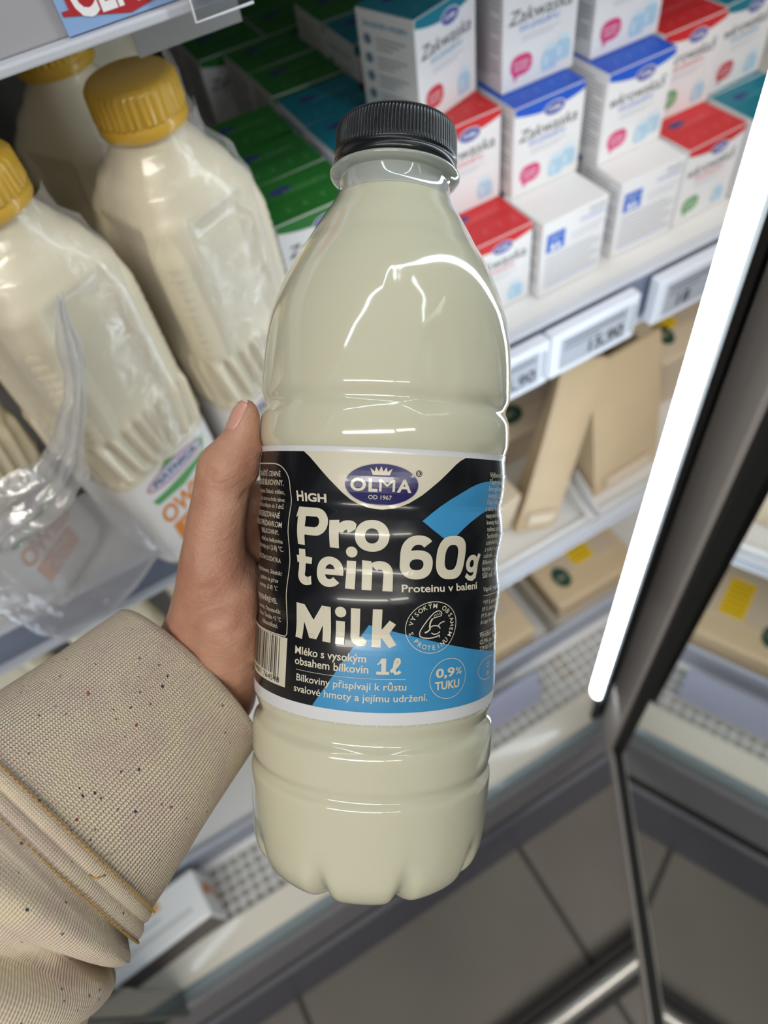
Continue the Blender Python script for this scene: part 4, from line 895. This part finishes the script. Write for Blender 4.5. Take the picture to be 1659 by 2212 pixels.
# framed small print on the left, bar code under it
fr = [(-62, 2.8), (-39.5, 2.75)] + [(-38.5 + 8.3 * math.sin(math.radians(q)), -3.6 + 6.3 * math.cos(math.radians(q))) for q in range(5, 91, 12)] + [(-30.1, -10 - 4 * i) for i in range(10)] + [(-30.0, -49.6), (-30.6, -50.4), (-34, -50.5), (-62, -50.6)]
A.stroke(fr, 0.32, K_cr, L2)
for s_, y, c, bo in (('ZVLÁŠTĚ CENNÉ', -1.2, 1.7, .02), ('MLÉČNÉ BÍLKOVINY.', -4.0, 1.8, .03), ('pasterizováno. Složení: mléko,', -6.7, 1.5, 0), ('šarže a datum na hrdle lahve.', -9.1, 1.4, 0), ('Po otevření spotřebujte do 3 dnů.', -11.2, 1.4, 0), ('PASTERIZOVANÉ', -14.2, 1.8, .02), ('MLIEKO S PRÍDAVKOM', -17.0, 1.8, .02), ('BIELKOVINY.', -19.4, 1.6, .01), ('mliečna bielkovina', -22.0, 1.5, 0), ('mlieko, uchovajte pri (2-8) °C.', -24.5, 1.6, 0), ('MLECZNA DODATKA', -28.2, 1.5, .01), ('homogenizowane. Składniki:', -32.0, 1.4, 0), ('podano na górze', -34.4, 1.4, 0), ('w temp. (2-8) °C', -36.8, 1.4, 0), ('TEJFEHÉRJÉVEL', -41.0, 1.7, .02), ('termék. Összetevők:', -44.0, 1.4, 0), ('hűtve. Tárolás +2 °C', -46.4, 1.4, 0), ('felhasználható.', -48.7, 1.4, 0)):
    A.text(s_, -33.2 - (0.0 if len(s_) > 16 else 1.5), y, c, K_cr, L2, align='r', bold=bo * 0.3)
A.rect(-62, -29.7, -66.2, -50.9, K_cr, 1)
x = -60.0; seq = '2112131221311221213112311212113221121312211221131'
for i, ch in enumerate(seq):
    wd = 0.30 * int(ch)
    if i % 2 == 0: A.rect(x, x + wd, -63.2 if i < 44 else -64.8, -51.2, K_bar, 2)
    x += wd + 0.06
A.text('8 594001 764548', -32.6, -65.4, 1.75, K_bar, 2, width=24, align='r')
# nutrition text on the right flank
rt = ['Výživové údaje / Wartość', 'Tápértékadatok 100 ml', 'Energie/ energia/ wartość', 'energia..................', 'Tuky / tłuszcz / zsír', 'z toho/ w tym/ amelyből', 'nasycené mastné', 'kwasy tłuszczowe', 'telített zsírsavak', 'Sacharidy/ węglowodany', 'szénhidrát..............', 'z toho/ w tym cukry', 'cukrok..................', 'Bílkoviny/ białko', 'fehérje.................', 'Sůl/ soľ/ sól/ só', '', 'Vápník/ wapń/ kalcium', '', '*19 % denní referenční', '19 % dziennej wartości', '19 % dennej hodnoty', 'A napi beviteli', '', 'Výrobce/ výrobca', 'OLMA, a.s., Pavelkova', '779 00 Olomouc, CZ']
for i, s_ in enumerate(rt):
    if s_: A.text(s_, 37.7, 1.2 - 2.12 * i, 1.75 if i in (15, 24, 0) else 1.55, K_cr, L2, bold=0.004 if i in (0, 7, 15, 24) else 0)
A.rect(37.7, 60, -36.2, -36.05, K_cr, L2); A.rect(37.7, 60, -48.2, -48.05, K_cr, L2)
def on_label(s, h, l):
    th = s / 41.6; return bp(h, th, lift + 0.00003 + l * 0.8)
A.items = [([(x, y) for x, y in vs], fs, m, ly) for vs, fs, m, ly in A.items]
A.build(LAB, on_label, 1.6)
LAB.obj('label', held)

# ------------------------------------------------------------------ person: hand and sweatshirt sleeve
def skin_mat():
    m = bpy.data.materials.new('skin'); m.use_nodes = True; nt = m.node_tree; b = nt.nodes['Principled BSDF']
    tc = nt.nodes.new('ShaderNodeTexCoord')
    n = nt.nodes.new('ShaderNodeTexNoise'); n.inputs['Scale'].default_value = 55; n.inputs['Detail'].default_value = 5; nt.links.new(tc.outputs['Object'], n.inputs['Vector'])
    cr = nt.nodes.new('ShaderNodeValToRGB'); cr.color_ramp.elements[0].position = 0.3; cr.color_ramp.elements[0].color = lin((178, 124, 100)) + (1,)
    cr.color_ramp.elements[1].position = 0.72; cr.color_ramp.elements[1].color = lin((202, 156, 130)) + (1,)
    nt.links.new(n.outputs['Fac'], cr.inputs[0]); nt.links.new(cr.outputs[0], b.inputs['Base Color'])
    b.inputs['Roughness'].default_value = 0.48; b.inputs['Subsurface Weight'].default_value = 0.25; b.inputs['Subsurface Radius'].default_value = (0.006, 0.0025, 0.0015); b.inputs['Subsurface Scale'].default_value = 1
    mp = nt.nodes.new('ShaderNodeMapping'); mp.inputs['Rotation'].default_value = (0.3, 0.5, 0.4); mp.inputs['Scale'].default_value = (1, 1, 4); nt.links.new(tc.outputs['Object'], mp.inputs[0])
    n2 = nt.nodes.new('ShaderNodeTexNoise'); n2.inputs['Scale'].default_value = 130; n2.inputs['Detail'].default_value = 6; n2.inputs['Distortion'].default_value = 0.6; nt.links.new(mp.outputs[0], n2.inputs['Vector'])
    v = nt.nodes.new('ShaderNodeTexVoronoi'); v.inputs['Scale'].default_value = 900; nt.links.new(tc.outputs['Object'], v.inputs['Vector'])
    ad = nt.nodes.new('ShaderNodeMath'); ad.operation = 'MULTIPLY_ADD'; ad.inputs[1].default_value = 0.25; nt.links.new(v.outputs['Distance'], ad.inputs[0]); nt.links.new(n2.outputs['Fac'], ad.inputs[2])
    bmp = nt.nodes.new('ShaderNodeBump'); bmp.inputs['Strength'].default_value = 0.55; bmp.inputs['Distance'].default_value = 0.0008
    nt.links.new(ad.outputs[0], bmp.inputs['Height']); nt.links.new(bmp.outputs[0], b.inputs['Normal'])
    return m
M_skin = skin_mat()
person = thing('person', 'hand from the left in an oatmeal speckled knit sleeve gripping the milk bottle', 'person', pix(420, 1480, 0.275))
def B(phi, h, R):
    """Point round the bottle: phi 0 right, 90 behind, 180 left; h, R in mm."""
    a = math.radians(phi); return MB_W @ Vector((R * math.cos(a) / 1000, R * math.sin(a) / 1000, h / 1000))
chains = []
def ch(*pts): chains.append([(p[0], p[1] / 1000) for p in pts])
P = pix
# thumb lying up the left flank of the bottle
ch((P(533, 888, .2345), 4.3), (P(529, 905, .2350), 5.2), (P(524, 930, .2355), 5.7), (P(517, 955, .2365), 6.5), (P(503, 985, .2372), 8.2), (P(487, 1012, .238), 9.9), (P(481, 1045, .240), 9.8), (P(474, 1090, .241), 9.9), (P(467, 1130, .2425), 10.4), (P(462, 1180, .244), 10.9), (P(462, 1230, .246), 12.6), (P(462, 1290, .250), 14.2), (P(458, 1350, .256), 16.5), (P(440, 1420, .264), 19.5), (P(415, 1490, .272), 22.5))
ch((P(541, 905, .2365), 3.9), (P(538, 930, .2370), 4.6), (P(533, 960, .2380), 6.0), (P(524, 985, .2385), 7.2), (P(514, 1010, .2395), 8.0))
# ball of the thumb pressed against the bottle
ch((P(505, 1240, .252), 9.5), (P(500, 1290, .2475), 11.0), (P(490, 1345, .2470), 13.0), (P(487, 1400, .2530), 14.0), (P(478, 1450, .261), 14.5), (P(455, 1500, .268), 17.5))
ch((P(462, 1200, .246), 10.0), (P(490, 1200, .262), 8.5), (B(163, -18, 53), 8.5))
# palm behind the bottle and the four fingers wrapped round its back
wrist = P(430, 1475, .283)
for h, dh, sc, tipphi in ((-12, -3, 1.0, 58), (-31, -2, 1.04, 52), (-50, 0, 1.0, 56), (-68, 3, 0.86, 72)):
    kn_ = B(160, h, 56.0)
    ch((wrist, 15.5), (wrist.lerp(kn_, 0.35), 13.5), (wrist.lerp(kn_, 0.7), 11.5), (kn_, 10.0 * sc))
    pts = []
    for i in range(13):
        f = i / 12; phi = 160 + (tipphi - 160) * f
        rr = 9.4 - 2.9 * f + (0.5 if abs(f - .42) < .06 or abs(f - .75) < .06 else 0)
        bend = 2.2 * (math.exp(-((f - .42) / .12) ** 2) + 0.7 * math.exp(-((f - .75) / .1) ** 2))
        pts.append((B(phi, h + dh * f, 42.6 + rr * sc * 0.93 + bend), rr * sc))
    ch(*pts)
ch((wrist, 18), (P(470, 1420, .275), 14), (B(172, -75, 55), 11.5))
# wrist and forearm into the sleeve
ch((P(415, 1490, .272), 23), (P(375, 1545, .267), 24.5), (P(300, 1610, .257), 26), (P(180, 1700, .2425), 29), (P(20, 1850, .222), 31))
bm = bmesh.new()
def ball(p, r): bmesh.ops.create_icosphere(bm, subdivisions=2, radius=r, matrix=Matrix.Translation(p))
for c in chains:
    for (p0, r0), (p1, r1) in zip(c, c[1:]):
        k = max(1, int((p1 - p0).length / (0.28 * min(r0, r1))) + 1)
        for i in range(k): f = i / k; ball(p0.lerp(p1, f), r0 + (r1 - r0) * f)
    ball(*c[-1])
me = bpy.data.meshes.new('raw_hand'); bm.to_mesh(me); bm.free()
tmp = bpy.data.objects.new('raw_hand', me); COL.objects.link(tmp)
rm = tmp.modifiers.new('r', 'REMESH'); rm.mode = 'VOXEL'; rm.voxel_size = 0.0011
sm = tmp.modifiers.new('s', 'SMOOTH'); sm.factor = 0.5; sm.iterations = 16
dg = bpy.context.evaluated_depsgraph_get(); hm = bpy.data.meshes.new_from_object(tmp.evaluated_get(dg))
bpy.data.objects.remove(tmp)
hm.materials.clear(); hm.materials.append(M_skin)
# press the skin back where it would enter the bottle, and crease the knuckle
inv = MB_W.inverted()
crease = [(P(430, 1012, .230), P(470, 1022, .229), .0022, .0007), (P(428, 1024, .230), P(462, 1034, .229), .0016, .0005), (P(500, 930, .229), P(524, 918, .228), .0016, .0004), (P(395, 1290, .235), P(470, 1262, .232), .003, .0006), (P(385, 1335, .24), P(540, 1290, .232), .003, .0006), (P(440, 1395, .24), P(555, 1345, .234), .0035, .0007), (P(520, 1062, .236), P(534, 1075, .238), .003, .0008)]
for v in hm.vertices:
    q = inv @ v.co; h = q.z * 1000
    if -134 < h < 100:
        lim = (rad(h) + (0.5 if h < 8.4 else 0.2)) / 1000; rr = math.hypot(q.x, q.y)
        if rr < lim: v.co = MB_W @ Vector((q.x / rr * lim, q.y / rr * lim, q.z))
    for a, c, wd, dp in crease:
        ab = c - a; t = max(0, min(1, (v.co - a).dot(ab) / ab.length_squared)); dv = v.co - (a + ab * t)
        vn = v.normal; dv2 = dv - (v.co - CAM).normalized() * dv.dot((v.co - CAM).normalized())
        d = dv2.length
        if d < wd * 2.5 and vn.dot(CAM - v.co) > 0: v.co -= vn * dp * math.exp(-(d / wd * 1.6) ** 2) * (1 - abs(2 * t - 1) ** 3)
hm.polygons.foreach_set('use_smooth', [True] * len(hm.polygons)); hm.update()
INVP = Matrix.Translation(-person.location)
def person_part(me_, name):
    o = link(name, me_, person); o.location = -person.location; return o
person_part(hm, 'hand')
# thumbnail: a thin curved plate seated on the thumb
bvh = BVHTree.FromPolygons([v.co for v in hm.vertices], [tuple(p.vertices) for p in hm.polygons])
e0 = [(487, 928), (489, 914), (493, 899), (499, 885), (507, 871), (515, 861)]; e1 = [(507, 930), (515, 922), (523, 908), (531, 893), (537, 879), (537, 868)]
rows = []; ok = True
for i in range(21):
    f = i / 20 * 5; k = min(int(f), 4); q = f - k; l = Vector(e0[k]).lerp(Vector(e0[k + 1]), q); r = Vector(e1[k]).lerp(Vector(e1[k + 1]), q); row = []
    ins = 0.10 * abs(2 * i / 20 - 1) ** 4
    for j in range(13):
        u = ins + (1 - 2 * ins) * j / 12; pt = l.lerp(r, u); dr = (pix(pt.x, pt.y, 1) - CAM).normalized()
        hit = bvh.ray_cast(CAM, dr)
        if hit[0] is None: hit = bvh.find_nearest(pix(pt.x, pt.y, 0.2365))
        edge = min(j, 12 - j, i, 20 - i); row.append(tuple(hit[0] + hit[1] * (0.00045 if edge > 0 else -0.0003)))
    rows.append(row)
b = MB(); b.grid(rows, mat('nail', (214, 160, 142), 0.28, coat=0.25, sss=0.2), False, True)
for tip in (rows[-2],): b.tube([Vector(p) for p in tip], 0.00028, mat('nail_edge', (232, 206, 188), 0.35), 6)
bmq = b.mesh('nail'); person_part(bmq, 'thumbnail')

# sleeve --------------------------------------------------------------
def knit_mat(name, around, along, bump):
    m = bpy.data.materials.new(name); m.use_nodes = True; nt = m.node_tree; b = nt.nodes['Principled BSDF']
    tc = nt.nodes.new('ShaderNodeTexCoord'); b.inputs['Roughness'].default_value = 0.9; b.inputs['Specular IOR Level'].default_value = 0.15
    b.inputs['Sheen Weight'].default_value = 0.3
    def noise(scale, det=3, out='Fac', vec=None):
        n = nt.nodes.new('ShaderNodeTexNoise'); n.inputs['Scale'].default_value = scale; n.inputs['Detail'].default_value = det
        nt.links.new(vec or tc.outputs['Object'], n.inputs['Vector']); return n.outputs[out]
    def ramp(src, stops):
        r = nt.nodes.new('ShaderNodeValToRGB'); e = r.color_ramp.elements
        e[0].position, e[0].color = stops[0][0], lin(stops[0][1]) + (1,); e[1].position, e[1].color = stops[-1][0], lin(stops[-1][1]) + (1,)
        for p, c in stops[1:-1]: q = e.new(p); q.color = lin(c) + (1,)
        nt.links.new(src, r.inputs[0]); return r.outputs[0]
    base = ramp(noise(75, 4), [(0.30, (236, 210, 192)), (0.48, (246, 224, 198)), (0.62, (250, 232, 198)), (0.75, (246, 220, 200))])
    def mixc(fac, a, c):
        mx = nt.nodes.new('ShaderNodeMix'); mx.data_type = 'RGBA'; nt.links.new(fac, mx.inputs[0]); nt.links.new(a, mx.inputs[6])
        mx.inputs[7].default_value = lin(c) + (1,); return mx.outputs[2]
    def fleck(scale, rad_, keep, seed):
        mp = nt.nodes.new('ShaderNodeMapping'); mp.inputs['Location'].default_value = (seed, seed * .7, seed * .3); nt.links.new(tc.outputs['Object'], mp.inputs[0])
        v = nt.nodes.new('ShaderNodeTexVoronoi'); v.inputs['Scale'].default_value = scale; nt.links.new(mp.outputs[0], v.inputs['Vector'])
        sp = nt.nodes.new('ShaderNodeSeparateColor'); nt.links.new(v.outputs['Color'], sp.inputs[0])
        a = nt.nodes.new('ShaderNodeMath'); a.operation = 'LESS_THAN'; a.inputs[1].default_value = keep; nt.links.new(sp.outputs[0], a.inputs[0])
        nd = nt.nodes.new('ShaderNodeMath'); nd.operation = 'MULTIPLY_ADD'; nd.inputs[1].default_value = 0.5; nt.links.new(noise(900, 2), nd.inputs[0]); nt.links.new(v.outputs['Distance'], nd.inputs[2])
        c = nt.nodes.new('ShaderNodeMath'); c.operation = 'LESS_THAN'; c.inputs[1].default_value = rad_ + 0.25; nt.links.new(nd.outputs[0], c.inputs[0])
        d = nt.nodes.new('ShaderNodeMath'); d.operation = 'MULTIPLY'; nt.links.new(a.outputs[0], d.inputs[0]); nt.links.new(c.outputs[0], d.inputs[1]); return d.outputs[0]
    col = mixc(fleck(420, 0.17, 0.10, 0.3), base, (122, 112, 118)); col = mixc(fleck(330, 0.15, 0.06, 1.7), col, (62, 66, 88)); col = mixc(fleck(340, 0.15, 0.045, 4.1), col, (186, 84, 78))
    uv = nt.nodes.new('ShaderNodeUVMap'); uv.uv_map = 'knit'; sp = nt.nodes.new('ShaderNodeSeparateXYZ'); nt.links.new(uv.outputs[0], sp.inputs[0])
    def wave(src, k, ph=None):
        a = nt.nodes.new('ShaderNodeMath'); a.operation = 'MULTIPLY'; a.inputs[1].default_value = k * 2 * PI; nt.links.new(src, a.inputs[0]); s_ = a.outputs[0]
        if ph: q = nt.nodes.new('ShaderNodeMath'); q.operation = 'ADD'; nt.links.new(s_, q.inputs[0]); nt.links.new(ph, q.inputs[1]); s_ = q.outputs[0]
        w_ = nt.nodes.new('ShaderNodeMath'); w_.operation = 'SINE'; nt.links.new(s_, w_.inputs[0]); return w_.outputs[0]
    rib = wave(sp.outputs[0], around); ab = nt.nodes.new('ShaderNodeMath'); ab.operation = 'MULTIPLY'; ab.inputs[1].default_value = 1.1; nt.links.new(rib, ab.inputs[0])
    loop = wave(sp.outputs[1], along, ab.outputs[0])
    sm_ = nt.nodes.new('ShaderNodeMath'); sm_.operation = 'MULTIPLY_ADD'; sm_.inputs[1].default_value = 0.28; nt.links.new(loop, sm_.inputs[0]); nt.links.new(rib, sm_.inputs[2])
    fz = nt.nodes.new('ShaderNodeMath'); fz.operation = 'MULTIPLY_ADD'; fz.inputs[1].default_value = 1.2; nt.links.new(noise(1500, 3), fz.inputs[0]); nt.links.new(sm_.outputs[0], fz.inputs[2])
    bp_ = nt.nodes.new('ShaderNodeBump'); bp_.inputs['Strength'].default_value = bump; bp_.inputs['Distance'].default_value = 0.0005; nt.links.new(fz.outputs[0], bp_.inputs['Height']); nt.links.new(bp_.outputs[0], b.inputs['Normal'])
    # shade between the wales is multiplied into the yarn colour
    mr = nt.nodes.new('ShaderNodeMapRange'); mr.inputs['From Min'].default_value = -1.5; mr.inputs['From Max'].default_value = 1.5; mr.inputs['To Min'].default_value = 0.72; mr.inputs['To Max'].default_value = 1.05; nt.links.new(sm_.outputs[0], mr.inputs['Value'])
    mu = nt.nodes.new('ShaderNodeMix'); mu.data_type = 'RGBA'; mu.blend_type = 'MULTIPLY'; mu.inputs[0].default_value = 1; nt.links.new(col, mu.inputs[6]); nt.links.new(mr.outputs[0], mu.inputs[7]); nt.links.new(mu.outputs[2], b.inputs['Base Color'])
    return m
def tube_uv(name, rings, m, n):
    """rings: list of (centre, radius_a, radius_b, axis_a, axis_b, extra(th)); UV u around 0..1, v along in metres."""
    vs = []; L = 0; vv = []
    for i, (c, ra, rb, ax, bx, ex) in enumerate(rings):
        if i: L += (c - rings[i - 1][0]).length
        vv.append(L)
        for j in range(n):
            t = 2 * PI * j / n; k = 1 + (ex(t) if ex else 0); vs.append(tuple(c + ax * math.cos(t) * ra * k + bx * math.sin(t) * rb * k))
    fs = []; uvs = []
    for i in range(len(rings) - 1):
        for j in range(n):
            j2 = (j + 1) % n; fs.append((i * n + j, i * n + j2, (i + 1) * n + j2, (i + 1) * n + j)); u0, u1 = j / n, (j + 1) / n
            uvs += [(u0, vv[i]), (u1, vv[i]), (u1, vv[i + 1]), (u0, vv[i + 1])]
    me_ = bpy.data.meshes.new(name); me_.from_pydata(vs, [], fs); ul = me_.uv_layers.new(name='knit')
    for i, q in enumerate(uvs): ul.data[i].uv = q
    me_.polygons.foreach_set('use_smooth', [True] * len(fs)); me_.materials.append(m); me_.update(); return me_
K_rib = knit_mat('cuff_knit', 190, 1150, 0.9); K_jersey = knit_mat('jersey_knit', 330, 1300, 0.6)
c0 = P(408, 1464, .2660); c1 = P(98, 1776, .2320); axis = (c1 - c0).normalized()
toC = (CAM - c0.lerp(c1, .5)); fa = (toC - axis * toC.dot(axis)).normalized(); fb = axis.cross(fa).normalized()
rings = []
# turned-in hem, then outside of the cuff
for k, (t, r) in enumerate(((0.16, .0290), (0.06, .0300), (0.015, .0312), (-0.004, .0322), (0.0, .0334), (0.012, .0341))):
    rings.append((c0.lerp(c1, t), r * .9, r * 1.05, fa, fb, None))
for k in range(1, 46):
    t = 0.012 + (0.955 - 0.012) * k / 45
    def ex(th, t=t): return 0.012 * math.sin(2 * th + 5 * t) + 0.010 * math.sin(3 * th - 7 * t) * t + 0.018 * math.exp(-((t - .45) / .2) ** 2) * math.cos(th * 2 + 1)
    r = .0341 + (.0424 - .0341) * t + .0006 * math.sin(PI * t); rings.append((c0.lerp(c1, t), r * .92, r * 1.04, fa, fb, ex))
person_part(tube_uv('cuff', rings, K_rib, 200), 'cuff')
# seam band: two padded ridges round the sleeve end
rings = []
for k in range(34):
    t = 0.945 + 0.15 * k / 33; r = .0422 + (.0447 - .0422) * k / 33 + .0013 * abs(math.sin(k / 33 * PI * 2)) ** 0.6
    rings.append((c0.lerp(c1, t), r * .92, r * 1.04, fa, fb, lambda th, k=k: 0.008 * math.sin(2 * th + 4.8) + 0.006 * math.sin(5 * th + k * .05)))
person_part(tube_uv('seam', rings, K_jersey, 200), 'seam_band')
b = MB(); M_thr = mat('ochre_thread', (186, 146, 84), 0.8)
for t, off in ((0.955, .0004), (1.095, .0004)):
    r = .0425 + (.0447 - .0422) * max(0, (t - .945) / .15)
    for j in range(0, 150):
        a0 = 2 * PI * j / 150; pts = []
        for q in range(4):
            th = a0 + 2 * PI / 150 * 0.72 * q / 3; k_ = 1 + 0.008 * math.sin(2 * th + 4.8); lift_ = 0.0009 + 0.0005 * math.sin(PI * q / 3)
            pts.append(c0.lerp(c1, t) + fa * math.cos(th) * (r * .92 * k_ + lift_) + fb * math.sin(th) * (r * 1.04 * k_ + lift_))
        b.tube(pts, 0.00032, M_thr, 5)
b.tube([pix(195, 1890, .196), pix(200, 1896, .195), pix(208, 1898, .195), pix(222, 1893, .196), pix(228, 1890, .197)], 0.0003, M_thr, 5)
person_part(b.mesh('stitches'), 'stitching')
# loose body of the sleeve, bunched into a fold
rings = []
ctr = [(c0.lerp(c1, 1.07), .0435), (P(30, 1842, .2250), .0455), (P(-30, 1912, .2195), .0475), (P(-95, 1995, .2160), .0495), (P(-160, 2105, .2140), .0505), (P(-225, 2240, .2130), .051), (P(-290, 2400, .2130), .052), (P(-360, 2600, .213), .053)]
NS = 90
for i in range(NS):
    f = i / (NS - 1) * (len(ctr) - 1); k = min(int(f), len(ctr) - 2); q = f - k
    c = ctr[k][0].lerp(ctr[k + 1][0], q); r = ctr[k][1] + (ctr[k + 1][1] - ctr[k][1]) * q
    d0 = (ctr[min(k + 1, len(ctr) - 1)][0] - ctr[k][0]).normalized(); km = max(k - 1, 0); dm = (ctr[km + 1][0] - ctr[km][0]).normalized(); d_ = dm.lerp(d0, 0.5 + q / 2).normalized()
    tc_ = CAM - c; a_ = (tc_ - d_ * tc_.dot(d_)).normalized(); d_ = axis.lerp(d_, min(1, f / 2.0)).normalized(); a_ = (tc_ - d_ * tc_.dot(d_)).normalized(); b2 = d_.cross(a_).normalized()
    def ex(th, f=f):
        s = 0.02 * math.sin(3 * th - 1.6 * f + 1) * min(1, f / 2)
        w_ = 1.25 + 0.55 * math.cos(th - 0.9); k_ = min(1, f / 0.5)
        s += k_ * (0.10 * math.exp(-((f - w_) / 0.42) ** 2) - 0.17 * math.exp(-((f - w_ - 0.72) / 0.16) ** 2) + 0.07 * math.exp(-((f - w_ - 1.3) / 0.4) ** 2) - 0.12 * math.exp(-((f - w_ - 2.0) / 0.2) ** 2))
        return s
    rings.append((c, r * .95, r, a_, b2, ex))
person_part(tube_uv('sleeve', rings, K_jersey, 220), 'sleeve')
